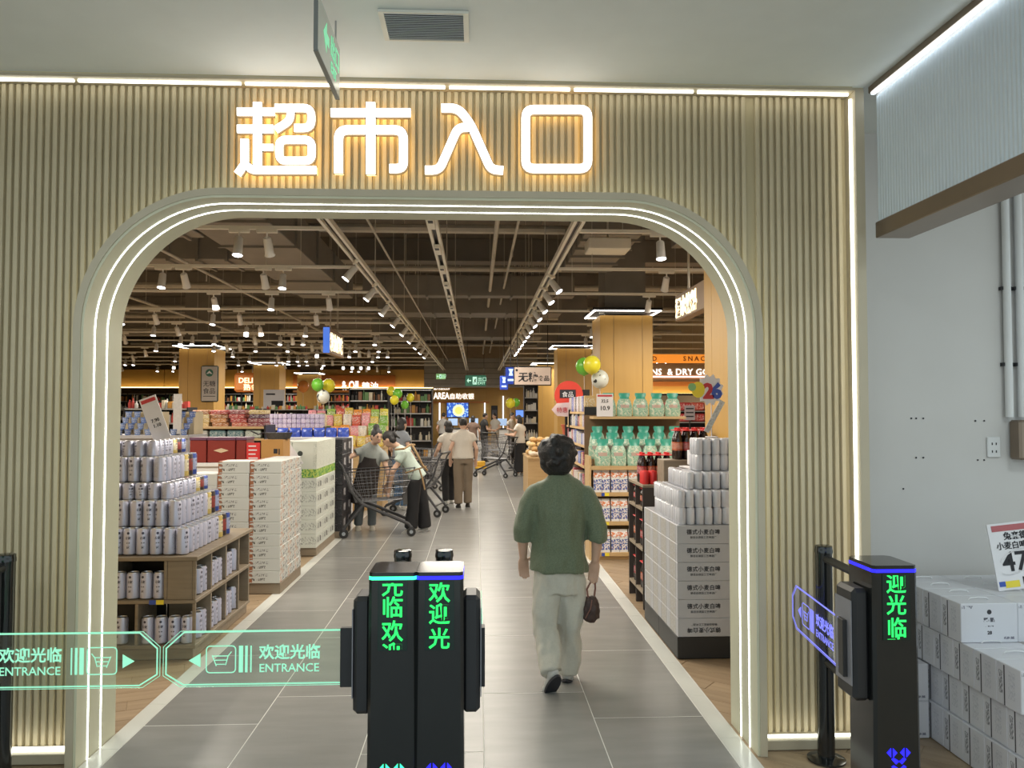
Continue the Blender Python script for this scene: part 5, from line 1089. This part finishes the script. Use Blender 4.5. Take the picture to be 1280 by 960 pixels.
k = MB(); A_ = [(503, 580), (510, 584), (510, 630), (504, 632)]; q4 = [Vector(at(a, b_, Y2p-.13))-wb for a, b_ in A_]; k.loft([q4, [p+Vector((0, .012, 0)) for p in q4]]); k.build('apron', cloth('apron_grey', (.13, .125, .12)), w2)
# people standing further in
def stander(lab, px, py, h_, ang, top, bottom, shoe, hair, arms=(0, 0), skirt=False, sleeve=-1, lean=0., vox=.019, step=.0, tw=1., face=False, legr=(.088, .072, .066)):
    f = fl(px, py); s = h_/1.66; fw = Vector((math.sin(ang), math.cos(ang), 0)); rt = Vector((math.cos(ang), -math.sin(ang), 0)); u = Vector((0, 0, 1))
    P = lambda r, w, z: f+rt*r*s+fw*w*s+u*z*s
    J = dict(neck=P(0, .02+lean, 1.40), head=P(0, .05+lean*1.2, 1.54), face=fw+u*-.15, shL=P(-.185, lean, 1.35), shR=P(.185, lean, 1.35), pel=P(0, 0, .92), hipL=P(-.09, 0, .86), hipR=P(.09, 0, .86), knL=P(-.09, .03-step*.5, .47), knR=P(.09, .03+step*.5, .47), anL=P(-.09, -step, .085), anR=P(.09, step, .085), toeL=P(-.10, .15-step, .04), toeR=P(.10, .15+step, .04))
    for q, S, a in ((-1, 'L', arms[0]), (1, 'R', arms[1])):
        J['el'+S] = P(q*.24, lean-.04+.06*a, 1.08+.02*a); J['wr'+S] = P(q*(.25-.1*a), lean+.03+.26*a, .84+.28*a); J['palm'+S] = -rt*q; J['th'+S] = Vector((q, 0, 0))
    return person(lab, J, s, top, bottom, shoe, vox=vox, sleeve=sleeve, hem=.03, hair=hair, skirt=skirt, tw=tw, face=face, grp=None, leg_r=legr)
BK = cloth('trousers_black', (.012, .012, .014)); WT = cloth('tee_white', (.60, .56, .50)); SW = cloth('shoe_white', (.60, .59, .56)); SBk = cloth('shoe_dark', (.04, .035, .03)); GY = cloth('tee_soft_grey', (.33, .32, .31))
stander('grey-haired person in white T-shirt and brown trousers walking down the aisle', 579, 634, 1.56, -.12, cloth('tee_cream', (.58, .53, .46)), cloth('trousers_brown', (.19, .145, .10)), SBk, 'crop', (.15, .1), step=.05, tw=1.12, vox=.016, legr=(.10, .085, .08))
stander('person in white top and black trousers beside the grey-haired walker', 561, 630, 1.50, -.5, WT, BK, SW, 'bob', (.6, .3), step=.06, vox=.016)
stander('person in blue jeans standing behind the pair at the near cart', 500, 637, 1.56, .7, cloth('tee_slate', (.25, .27, .30)), cloth('jeans_blue', (.10, .19, .33)), SW, 'bob', (.4, .4))
stander('person in white T-shirt and long black skirt at the bread stand', 650, 595, 1.57, -.9, cloth('tee_white2', (.62, .58, .52)), BK, SW, 'bob', (1, 1), skirt=True, vox=.018)
stander('person in black T-shirt facing a cart near the checkout', 605, 577, 1.62, 1.1, cloth('tee_black', (.015, .015, .016)), cloth('trousers_dark', (.05, .05, .05)), SBk, 'crop', (.8, .8))
stander('person in brown top with backpack-like bag in the far aisle', 591, 576, 1.52, .1, cloth('top_brown', (.20, .13, .10)), BK, SBk, 'bob', (.1, .1))
stander('person in grey shirt near the checkout screen', 554, 573, 1.62, .4, GY, BK, SBk, 'crop', (.3, .3))
stander('person in pale shirt between black T-shirt and yellow bags, far aisle', 619, 570, 1.60, -2.4, cloth('top_pale', (.48, .45, .40)), cloth('trousers_tan', (.3, .24, .17)), SBk, 'short', (.6, .6), face=True)
stander('person in cream top and dark cap near the blue screen', 639, 575, 1.62, 2.2, cloth('top_cream', (.50, .46, .40)), BK, SBk, 'short', (.7, .7), face=True)

# ------------------------------------------------------------------ shopping carts
M_wire = mat('cart_wire', (.22, .22, .23), .35, .8, .05); M_cartg = mat('cart_grey', (.06, .06, .065), .45, .3)
def cart():
    t = thing('shopping_cart', 'x', 'shopping cart'); m = MB()
    def bx_(u, v, w): # u along length 0..1, v across -1..1, w height 0..1 -> point on the basket
        x0, x1 = (.17*(1-w)+.02*w), (.78*(1-w)+.95*w); hw = (.19+.04*(1-u))*(1-w)+(.215+.075*(1-u))*w; z = .46+.03*u+(.40+.02*u)*w*1.0
        return (x0+(x1-x0)*u, v*hw, z)
    T = lambda P, r=.0032: m.tube(P, r, 4)
    for k in range(15): u = k/14; T([bx_(u, -1, 1), bx_(u, -1, 0), bx_(u, 1, 0), bx_(u, 1, 1)])
    for w in (0, .2, .4, .6, .8): T([bx_(0, -1, w), bx_(1, -1, w), bx_(1, 1, w), bx_(0, 1, w), bx_(0, -1, w)])
    for k in range(1, 8): v = -1+k/4; T([bx_(1, v, 1), bx_(1, v, 0), bx_(0, v, 0), bx_(0, v, 1)])
    o = m.build('wire_basket', M_wire, t); o['kind'] = 'stuff'
    MB().tube([bx_(0, -1, 1), bx_(1, -1, 1), bx_(1, 1, 1), bx_(0, 1, 1), bx_(0, -1, 1)], .009, 6).build('basket_rim', M_cartg, t, smooth=True)
    for s_ in (-1, 1):
        MB().tube([(-.05, s_*.27, 1.0), (.0, s_*.27, .93), (.10, s_*.25, .62), (.25, s_*.23, .44), (.86, s_*.24, .17), (.90, s_*.24, .12)], [.014, .014, .018, .022, .022, .018], 8).build('side_frame', M_cartg, t, smooth=True)
        MB().tube([(.27, s_*.23, .43), (.05, s_*.28, .16), (.02, s_*.28, .12)], [.022, .02, .018], 8).build('rear_leg', M_cartg, t, smooth=True)
        for x in (.90, .02):
            y = s_*(.24 if x > .5 else .28); wl = MB().tube([(x, y-.014, .06), (x, y+.014, .06)], .06, 16).build('wheel', mat('wheel_black', (.02, .02, .02), .6), t, smooth=True)
            MB().tube([(x, y-.016, .06), (x, y+.016, .06)], .025, 10).build('hub', M_steel, wl); MB().box(x-.02, x+.02, y-.022, y+.022, .09, .135, c=.004).build('fork', M_cartg, wl)
    MB().tube([(-.05, -.275, 1.0), (-.05, .275, 1.0)], .018, 10).build('handle', mat('handle_dark', (.03, .035, .035), .4), t, smooth=True)
    MB().tube([(.25, -.23, .44), (.25, .23, .44)], .012, 6).build('cross_bar', M_cartg, t); MB().tube([(.06, -.28, .17), (.06, .28, .17)], .012, 6).build('cross_bar', M_cartg, t)
    return t
C1 = cart(); C1.location = (fl(430, 668).x, 10.75, 0); C1.rotation_euler = (0, 0, .12); C1['label'] = 'wire shopping cart held by the aproned pair'; C1['group'] = 'shopping carts'
dup(C1, (at(553, 620, 12.6).x, 12.75, 0), PI-.2, 'wire shopping cart behind the bending person in the mint T-shirt', 'shopping carts')
dup(C1, (at(640, 580, 19.5).x, 19.9, 0), PI-.5, 'shopping cart in front of the person with the long black skirt', 'shopping carts')
dup(C1, (at(612, 575, 24).x, 24.4, 0), .9, 'far shopping cart beside the person in the black T-shirt', 'shopping carts')
dup(C1, (at(548, 600, 16.5).x, 16.8, 0), PI+.3, 'shopping cart with its back to the grey-haired walker', 'shopping carts')
t = thing('floor_trolley', 'low yellow floor trolley standing in the far aisle', 'trolley', fl(601, 590)); MB().box(-.16, .16, -.2, .2, .10, .16, c=.015).build('deck', mat('trolley_yellow', (.62, .36, .03), .5), t); MB().box(-.12, .12, -.1, .1, .1605, .3, c=.02).build('bin', mat('trolley_yellow', (.62, .36, .03), .5), t)
for a in (-.13, .13):
    for b_ in (-.15, .15): MB().tube([(a-.015, b_, .05), (a+.015, b_, .05)], .05, 12).build('wheel', MATS['wheel_black'], t, smooth=True)
# ------------------------------------------------------------------ goods further in
rg = random.Random(11)
def tray_table(name, lab, cat, px0, px1, Y, d, z, m, top=None):
    a, b_ = at(px0, 540, Y).x, at(px1, 540, Y).x; t = thing(name, lab, cat, ((a+b_)/2, Y, 0)); w = (b_-a)/2
    MB().box(-w, w, 0.02, d-.02, 0, z-.04).build('base_box', m, t); MB().box(-w-.01, w+.01, 0, d, z-.0395, z, c=.004).build('table_top', top or m, t); t['w'] = w; return t
# red gift boxes and orange carton behind the milk cases
t = tray_table('display_table', 'white display table behind the milk cases', 'table', 236, 357, 8.55, .7, 1.115, M_white)
M_gift = mat('gift_red', (.22, .025, .02), .4); M_emb = mat('emblem_gold', (.62, .48, .32), .4)
for i, (a, b_) in enumerate(((237, 258), (259, 294), (295, 308))):
    A, B = at(a, 577, 8.6), at(b_, 549, 8.6); t = thing('gift_box', 'dark red gift box on the white table, %s from the cans' % ORD[i], 'box', ((A.x+B.x)/2, 8.6, 1.1155), 0, 'red gift boxes'); w = (B.x-A.x)/2
    MB().box(-w, w, 0, .3, 0, B.z-A.z, c=.006).build('box_body', M_gift, t); MB().box(-w-.003, w+.003, -.003, .303, B.z-A.z, B.z-A.z+.03, c=.003).build('lid', mat('gift_lid', (.13, .05, .10), .4), t)
    if i == 1: MB().prism([(-.08, .13), (0, .155), (.08, .13), (0, .105)], -.004, -.0005).build('emblem', M_emb, t)
A, B = at(308, 577, 8.58), at(325, 552, 8.58); t = thing('red_poster', 'small red poster with white lines beside the gift boxes', 'poster', ((A.x+B.x)/2, 8.58, 1.1155)); w, h = (B.x-A.x)/2, B.z-A.z
MB().box(-w, w, 0, .02, 0, h).build('poster_board', mat('poster_red', (.62, .03, .03), .5), t)
for k in range(4): MB().box(-w*.7, w*.7*(1, .5, .8, .6)[k], -.003, -.0005, h*(.2+.2*k), h*(.26+.2*k)).build('print_line', M_card, t)
A, B = at(326, 577, 8.56), at(354, 548, 8.56); t = thing('orange_carton', 'plain orange-brown carton on the white table near the grass-printed boxes', 'carton', ((A.x+B.x)/2, 8.56, 1.1155)); w, h = (B.x-A.x)/2, B.z-A.z
MB().box(-w, w, 0, .32, 0, h, c=.006).build('carton_body', mat('carton_orange', (.46, .24, .07), .7), t); MB().box(w*.15, w*.5, -.003, -.0005, h*.4, h*.6).build('print_mark', M_ink, t); MB().box(w*.6, w*.7, -.003, -.0005, h*.35, h*.6).build('print_mark', M_ink, t)
t2 = thing('dark_basket', 'dark woven basket lying on the orange carton', 'basket', ((A.x+B.x)/2+.03, 8.62, 1.1165+h)); m = MB(); m.loft([ell_ if False else [Vector((.12*math.cos(2*PI*k/14)*(1+.25*q), .09*math.sin(2*PI*k/14)+.1, .07*q)) for k in range(14)] for q in (0, .5, 1)]); m.build('basket_bowl', mat('basket_dark', (.05, .045, .04), .7, 0, .4, 60), t2, smooth=True)
MB().tube([(-.15, .1, .07), (-.22, .1, .05), (-.3, .08, .09)], .008, 6).build('basket_handle', M_dark, t2)
# snack rack with stacked packs
def rack(lab, px0, px1, Y, d, zs, m=M_dark, board_m=None, wide=None):
    a, b_ = at(px0, 540, Y).x, at(px1, 540, Y).x; w = (b_-a)/2; t = thing('goods_rack', lab, 'shelf unit', ((a+b_)/2, Y, 0)); t['w'] = w
    for z in zs: MB().box(-w, w, 0, d, z-.03, z, c=.003).build('shelf_board', board_m or M_woodl, t)
    MB().box(-w, w, d+.0005, d+.02, 0, max(zs)+.02).build('back_panel', m, t)
    for q in (-w-.021, w+.001): MB().box(q, q+.02, 0, d, 0, max(zs)+.02).build('upright', m, t)
    return t
PK = lambda nm, x, y, z: MB().box(-x/2, x/2, -y/2, y/2, 0, z, c=min(x, y, z)*.12)
t = rack('snack rack with stacked red and yellow packs above the gift boxes', 236, 330, 10.2, .5, [.3, .8, 1.32, 1.47])
M_snk = [mat_pal('snack_yellow', [(.62, .46, .20), (.68, .55, .30)], .45, 5), mat_pal('snack_brown', [(.40, .17, .06), (.55, .25, .08)], .45, 5), mat_pal('snack_red', [(.45, .06, .05), (.52, .14, .08)], .45, 5), mat_pal('snack_dark', [(.10, .04, .08), (.25, .05, .06)], .45, 5)]
SNN = ['yellow', 'orange-brown', 'red', 'dark']
for c_ in range(4):
    for k in range(4):
        sm_ = PK('p', .20, .3, .052).mesh('snack_pack', M_snk[(c_ if c_ < 2 else c_) if k < 3 else (c_+1) % 4])
        o = put('snack_pack', sm_, None, (t.location.x-t['w']+.13+.235*c_+rg.uniform(-.01, .01), 10.4, 1.4705+.0525*k), rg.uniform(-.1, .1)); tag(o, '%s snack pack, %s up in the %s pile on the snack rack' % (SNN[c_ if k < 3 else (c_+1) % 4], ORD[k], ORD[c_]), 'snack pack', 'snack packs on the rack')
for k in range(4):
    o = put('white_box', PK('b', .2, .28, .10).mesh('white_box', mat_pal('white_goods', [(.60, .60, .54), (.50, .56, .50), (.16, .28, .30)], .5, 6)), None, (t.location.x-t['w']+.12+.225*k, 10.37, 1.3205)); tag(o, 'pale flat box under the snack piles, %s from the left' % ORD[k], 'box', 'pale flat boxes on the rack')
t = rack('rack of small purple boxes before the second left column', 309, 404, 11.6, .5, [.4, .9, 1.42], M_dark, M_woodl)
pb = PK('b', .062, .12, .068).mesh('purple_box', mat_pal('purple_box', [(.42, .36, .50), (.48, .40, .55), (.36, .30, .46)], .4, 6))
for k in range(3):
    for i in range(16): o = put('purple_box', pb, None, (t.location.x-t['w']+.06+.0665*i, 11.70+.05*k*0, 1.4205+.0687*k)); tag(o, 'small purple box, %s tier on the purple rack, %s from the left' % (ORD[k], ORD[i]), 'box', 'small purple boxes')
for k in range(4): o = put('yellow_pack', PK('b', .2, .2, .06).mesh('yellow_pack', M_snk[0]), None, (t.location.x-t['w']+.16+.27*k, 11.90, 1.4205+.0005)); o.scale.z = 3.4; tag(o, 'tall pale pack behind the purple boxes, %s from the left' % ORD[k], 'pack', 'packs behind the purple boxes')
# slanted tray of blue cups and the grey placard
t = tray_table('slanted_tray', 'grey display stand of blue cups at the left arch edge', 'display stand', 120, 234, 8.9, .6, 1.40, mat('stand_grey', (.36, .35, .36), .6))
cupm = MB().lathe([(.028, 0), (.036, .055), (.038, .06), (.036, .064)], 12).mesh('blue_cup', mat_pal('cup_blue', [(.07, .13, .34), (.10, .18, .42), (.16, .24, .46)], .35, 7), True)
for c_, px in enumerate((150, 161, 173, 186, 218, 231)):
    for k in range(4):
        x = at(px+1.5*k, 530, 9.0).x; z = 1.4005+.066*k
        tag(put('blue_cup', cupm, None, (x, 8.98+.05*k, z)), 'blue cup, %s up in the %s pile on the grey stand' % (ORD[k], ORD[c_]), 'cup', 'blue cups')
    tag(PK('b', .06, .3, .001).build('cup_step', mat('step_tan', (.5, .42, .28), .6), loc=(at(px, 530, 9.0).x, 9.35, 1.4005)), 'tan riser behind the %s pile of blue cups' % ORD[c_], 'riser', 'tan risers').scale.z = 260
t = thing('grey_placard', 'narrow grey placard standing behind the tilted price card', 'placard', (at(209, 545, 8.7).x, 8.98, 1.4005)); MB().box(-.045, .045, 0, .012, 0, .46).build('placard_board', mat('placard_grey', (.48, .46, .44), .6, 0, .1, 40), t); MB().box(-.03, .03, .0, .14, -.0, .012).build('foot', M_dark, t)
# blue wrapped bags and colourful snack stand beyond the cartons
def bag_mesh(nm, w, h, d, m): return MB().loft([ring_(w*.46, d*.5, 0, 10), ring_(w*.5, d*.55, h*.12, 10), ring_(w*.5, d*.5, h*.6, 10), ring_(w*.49, d*.25, h*.9, 10), ring_(w*.5, d*.05, h, 10)]).mesh(nm, m, True)
sb = bag_mesh('snack_bag', .15, .2, .07, mat_pal('bag_mix', [(.70, .52, .08), (.22, .45, .06), (.62, .10, .06), (.75, .30, .34), (.55, .30, .06), (.75, .70, .62), (.80, .32, .05), (.35, .55, .10), (.70, .62, .10)], .3, 8))
t = tray_table('snack_stand', 'stand heaped with bright snack bags before the oil sign', 'display stand', 372, 478, 13.4, .9, 1.06, M_woodl)
for r in range(3): MB().box(-t['w'], t['w'], .3*r, .9, 1.0605+.17*r-.17*(r > 0)*0, 1.0605+.17*r+.001+.0*r).build('step_board', M_woodl, t) if r == 0 else MB().box(-t['w'], t['w'], .3*r, .9, 1.062+.17*(r-1), 1.062+.17*r).build('step_board', M_woodl, t)
NB = ['near', 'middle', 'back']
for r in range(3):
    for i in range(9):
        for L in range(1 if r < 2 else 2):
            o = put('snack_bag', sb, None, (t.location.x-t['w']+.08+.158*i+rg.uniform(-.015, .015), 13.4+.14+.3*r+.08*L, 1.0625+.17*r+.0005), rg.uniform(-.3, .3), ); o.rotation_euler = (rg.uniform(-.15, .05), 0, rg.uniform(-.3, .3)); o.scale = (1, 1, rg.uniform(.85, 1.15)+.5*L); tag(o, 'bright snack bag, %s row of the snack stand%s, %s from the left' % (NB[r], ' (taller)' if L else '', ORD[i]), 'snack bag', 'bright snack bags')
bb = bag_mesh('blue_bag', .16, .13, .12, mat('bag_blue', (.05, .09, .42), .25, 0, .4, 18))
for i in range(6):
    o = put('blue_bag', bb, None, (-2.75+.17*i, 11.35, 1.30), rg.uniform(-.5, .5)); tag(o, 'crinkled blue bag on the crate behind the cartons, %s from the left' % ORD[i], 'bag', 'blue bags')
tag(MB().box(-2.9, -1.80, 11.25, 11.6, 0, 1.2995, c=.004).build('bag_crate', M_card), 'white crate under the crinkled blue bags', 'crate')
# dark bottle racks beside the aisle and along the rear wall
def goods(t, w, zs, y, n, cols, hmax, nm='goods', dens=.9):
    m = MB(); 
    for z in zs:
        x = -w+.03
        while x < w-.05:
            bw = rg.uniform(.05, .10); bh = rg.uniform(.5, 1)*hmax
            mi = rg.randrange(len(cols))
            if rg.random() < .5: m.tube([(x+bw/2, y+.05, z+.001), (x+bw/2, y+.05, z+bh*.62), (x+bw/2, y+.05, z+bh*.78), (x+bw/2, y+.05, z+bh)], [bw*.46, bw*.46, bw*.17, bw*.17], 7, mi)
            elif rg.random() < dens: m.box(x, x+bw*.9, y, y+.12, z+.001, z+bh*.8, mi)
            x += bw
    o = m.build(nm, cols, t); o['kind'] = 'stuff'; return o
GC = [mat('goods_cream', (.62, .56, .44), .5), mat('goods_red', (.50, .06, .05), .5), mat('goods_brown', (.22, .10, .05), .4), mat('goods_green', (.12, .26, .10), .5), mat('goods_white', (.62, .62, .60), .5), mat('goods_amber', (.55, .28, .06), .4), mat('goods_black', (.02, .02, .02), .4)]
for i, (p0, p1, Y, lab) in enumerate(((487, 539, 19.5, 'tall dark rack of bottles at the aisle end beside the checkout'), (437, 484, 18.5, 'dark rack of jars behind the snack stand'))):
    t = rack(lab, p0, p1, Y, .4, [.15, .55, .95, 1.3, 1.62, 1.92, 2.2], M_dark, M_steel); goods(t, t['w'], [.15, .55, .95, 1.3, 1.62, 1.92], .03, 8, GC, .26)
for i in range(9):
    p0 = 112+i*47.5; t = rack('rear wall rack of groceries under the fascia, %s from the left' % ORD[i], p0, p0+46, 34.6, .45, [.3, .8, 1.3, 1.72, 2.1, 2.42], M_dark, M_steel); t['group'] = 'rear wall racks'
    goods(t, t['w'], [.3, .8, 1.3, 1.72, 2.1], .03, 8, GC if i < 6 else [GC[1], GC[5], GC[2], GC[6]], .34)
for i, px in enumerate((300, 365, 432)):
    t = rack('low grocery rack in the middle of the shop, %s from the left' % ORD[i], px-42, px+20, 22.0+.8*i, .5, [.3, .7, 1.1, 1.45, 1.72], M_dark, M_steel); t['group'] = 'low grocery racks'; goods(t, t['w'], [.3, .7, 1.1, 1.45], .03, 8, GC, .24); goods(t, t['w'], [1.72], .1, 8, [GC[1], GC[5], GC[0], GC[3]], .16, 'top_goods')
for i, px in enumerate((175, 215)):
    t = rack('low grocery rack far left beyond the blue cups, %s from the left' % ORD[i], px-20, px+18, 15.0, .5, [.3, .7, 1.1, 1.45, 1.72], M_dark, M_steel); goods(t, t['w'], [.3, .7, 1.1, 1.45, 1.72], .03, 8, [GC[0], GC[5], GC[1], GC[4]], .2)
# right: red boxes under the dry goods sign, and the rest of that department
t = rack('rack of red boxes under the dry goods sign', 812, 905, 18.2, .4, [.3, .7, 1.1, 1.42, 1.68], M_dark, M_steel); w = t['w']
rb = PK('b', .30, .2, .19).mesh('red_box', mat_pal('red_box', [(.62, .08, .05), (.55, .05, .05), (.66, .16, .06)], .4, 6))
for k, z in enumerate((1.1, 1.42, 1.68)):
    for i in range(5): o = put('red_box', rb, None, (t.location.x-w+.2+.32*i, 18.34, z+.0005)); tag(o, 'red box on the %s board of the dry goods rack, %s from the column' % (('lowest stocked', 'second', 'top')[k], ORD[i]), 'box', 'red boxes on the dry goods rack')
goods(t, w, [.3, .7], .03, 8, GC, .28)
t = thing('grey_shelf_sign', 'small grey sign standing before the red boxes', 'sign', (at(863, 525, 17.9).x, 17.95, 0)); MB().box(-.12, .12, 0, .02, 1.46, 1.8).build('sign_board', mat('sign_slate', (.33, .30, .33), .5), t); MB().tube([(0, .01, 0), (0, .01, 1.46)], .012, 6).build('stick', M_dark, t); MB().box(-.15, .15, -.1, .12, 0, .02).build('foot', M_dark, t)
for k in range(3): MB().box(-.09, .09, -.003, -.0005, 1.53+.09*k, 1.56+.09*k).build('print_line', M_ink, t)
# red round sign, pink sign, red tin on the side shelf
q = at(711, 494, 11.2); t = thing('round_sign', 'round red sign with a black label plate above the side shelf', 'sign', (q.x, 11.2, 1.66)); h = q.z-1.66
MB().tube([(0, 0, h), (0, .02, h)], .205, 32).build('disc', mat('disc_red', (.62, .05, .03), .45), t); MB().box(-.13, .10, -.006, -.0005, h-.04, h+.08).build('label_plate', M_ink, t); text('食品', (-.10, -.008, h-.02), .085, M_card, t); MB().box(-.02, .02, .0, .015, .0, h-.2).build('stand', M_dark, t)
q = at(701, 512, 11.0); t = thing('pink_sign', 'small pale pink sign sticking out from the side shelf', 'sign', (q.x, 11.0, 1.58)); z = q.z-1.58; MB().prism([(-.13, z), (-.05, z+.09), (.13, z+.1), (.13, z-.1), (-.05, z-.09)], 0, .01).build('card', mat('card_pink', (.72, .55, .55), .5), t); text('特惠', (-.06, -.004, z-.035), .08, M_red, t); MB().box(.11, .2, 0, .012, -.2, z).build('bracket', M_dark, t)
# bread stand
t = tray_table('bread_stand', 'wooden stand heaped with bread beside the aisle', 'display stand', 660, 712, 15.2, 1.6, .78, M_woodl)
bun = MB(); bun.ball((0, 0, 0), .085, .07, .055, 12, 8); bun_me = bun.mesh('bread_bun', mat_pal('bread', [(.55, .34, .12), (.62, .42, .18), (.66, .52, .30), (.48, .27, .09), (.60, .50, .38)], .5), 'all')
k = 0
for L in range(4):
    for i in range(5-(L > 2)):
        for j in range(6-L):
            o = put('bread_bun', bun_me, None, (t.location.x-t['w']+.1+.16*i+.05*(L % 2)+rg.uniform(-.02, .02), 15.3+.22*j+.13*L, .78+.055+.085*L), rg.uniform(0, 3)); tag(o, 'bread roll in the %s layer of the heap, %s row, %s from the aisle' % (ORD[L], ORD[j], ORD[i]), 'bread roll', 'bread rolls on the stand'); k += 1
t = thing('red_bin', 'small red tub on a dark stand behind the bread heap', 'bin', (at(708, 545, 14.6).x, 14.6, 0)); MB().lathe([(.1, 0), (.1, .02), (.025, .03), (.025, 1.1505)], 12).build('stand', M_dark, t, smooth=True); MB().lathe([(.06, 1.151), (.085, 1.38), (.1, 1.38), (.1, 1.42)], 16).build('tub', mat('bin_red', (.45, .10, .05), .5), t, smooth=True)
# balloons
M_bal = {'green': mat('balloon_green', (.16, .50, .05), .25), 'yellow': mat('balloon_yellow', (.72, .66, .04), .25), 'white': None, 'orange': mat('balloon_orange', (.72, .26, .05), .25)}
def spot_mat():
    m, nt, p = nodes_of('balloon_spotted'); _, v = coords(nt); n = noise_tex(nt, v, 15, 0); nt.links.new(mixc(nt, n.gt(.66), (.62, .64, .58), (.03, .03, .03)), p.inputs['Base Color']); p.inputs['Roughness'].default_value = .3; return m
M_bal['white'] = spot_mat()
def balloon(px, py, Y, rpx, colr, lab):
    r = rpx*Y/985; q = at(px, py, Y); t = thing('balloon', lab, 'balloon', (q.x, Y, 0), 0, 'balloons'); z = q.z
    m = MB(); m.ball((0, 0, z), r, r, r*1.08, 18, 14); m.build('skin', M_bal[colr], t, smooth='all'); MB().lathe([(.004, z-r*1.06), (r*.14, z-r*1.16)], 8).build('knot', M_bal[colr], t); MB().tube([(0, 0, z-r*1.1), (.02, .01, z*.5), (0, 0, .001)], .003, 5).build('string', M_card, t); MB().lathe([(.06, 0), (.06, .03), (.02, .05)], 12).build('weight', M_dark, t)
balloon(730, 458, 12.15, 10.5, 'green', 'green balloon behind the yellow one, right of the aisle'); balloon(740, 456, 11.9, 11, 'yellow', 'large yellow balloon right of the aisle'); balloon(750, 474, 12.05, 11, 'white', 'white spotted balloon under the large yellow balloon')
balloon(397, 481, 17.0, 7.5, 'green', 'green balloon at the farthest left column'); balloon(411, 482, 17.4, 8, 'yellow', 'yellow balloon at the start of the oil sign'); balloon(404, 496, 16.8, 8, 'white', 'white spotted balloon below the green one at the oil sign')
balloon(489, 489, 18.0, 5.5, 'yellow', 'yellow balloon at the end of the oil sign, upper left of its bunch'); balloon(497, 492, 17.6, 6, 'green', 'green balloon in the bunch at the end of the oil sign'); balloon(493, 500, 17.3, 5.5, 'yellow', 'low yellow balloon in the bunch at the end of the oil sign'); balloon(506, 506, 17.5, 5, 'green', 'lowest green balloon in the bunch at the end of the oil sign'); balloon(513, 497, 17.9, 5, 'yellow', 'outermost yellow balloon of the bunch beside the aisle')
balloon(379, 483, 30.0, 7, 'orange', 'orange balloon left of the farthest left column')
balloon(638, 504, 23.0, 6, 'yellow', 'yellow balloon over the far checkout queue'); balloon(645, 503, 23.4, 5, 'green', 'green balloon over the far checkout queue')
# checkout counters
for i, (px, Y) in enumerate(((566, 34.0), (592, 34.5), (628, 33.5))):
    t = thing('checkout_counter', 'checkout counter with a small screen, %s from the left at the aisle end' % ORD[i], 'counter', (at(px, 540, Y).x, Y, 0), 0, 'checkout counters')
    MB().box(-.45, .45, 0, .6, 0, .9, c=.02).build('counter_body', M_white, t); MB().box(-.48, .48, -.03, .63, .9005, .94, c=.01).build('counter_top', M_dark, t); MB().box(-.2, .2, .2, .24, 1.05, 1.35, c=.01).build('screen', mat_glow('pos_screen', (.35, .5, .75), .6), t); MB().tube([(0, .23, .94), (0, .23, 1.06)], .02, 8).build('screen_arm', M_dark, t)
t = rack('tall shelf with white goods beside the farthest right column', 656, 672, 24.5, .4, [.3, .8, 1.3, 1.7, 2.1, 2.5, 2.8], M_dark, M_steel); goods(t, t['w'], [.3, .8, 1.3, 1.7, 2.1, 2.5], .03, 8, [GC[4], GC[0], GC[4]], .3)
s = board('blue_screen', 'small blue screen near the far checkout queue', 'screen', (644, 512, 656, 522), 26.0, M_black, .05); MB().box(-s['w']/2+.02, s['w']/2-.02, -.005, -.001, .02, s['h']-.02).build('display', mat_glow('screen_blue', (.12, .25, .75), 1.2), s); MB().tube([(0, .03, -s.location.z+.0), (0, .03, 0)], .03, 8).build('stand', M_dark, s)
bpy.data.scenes.remove(TMP)
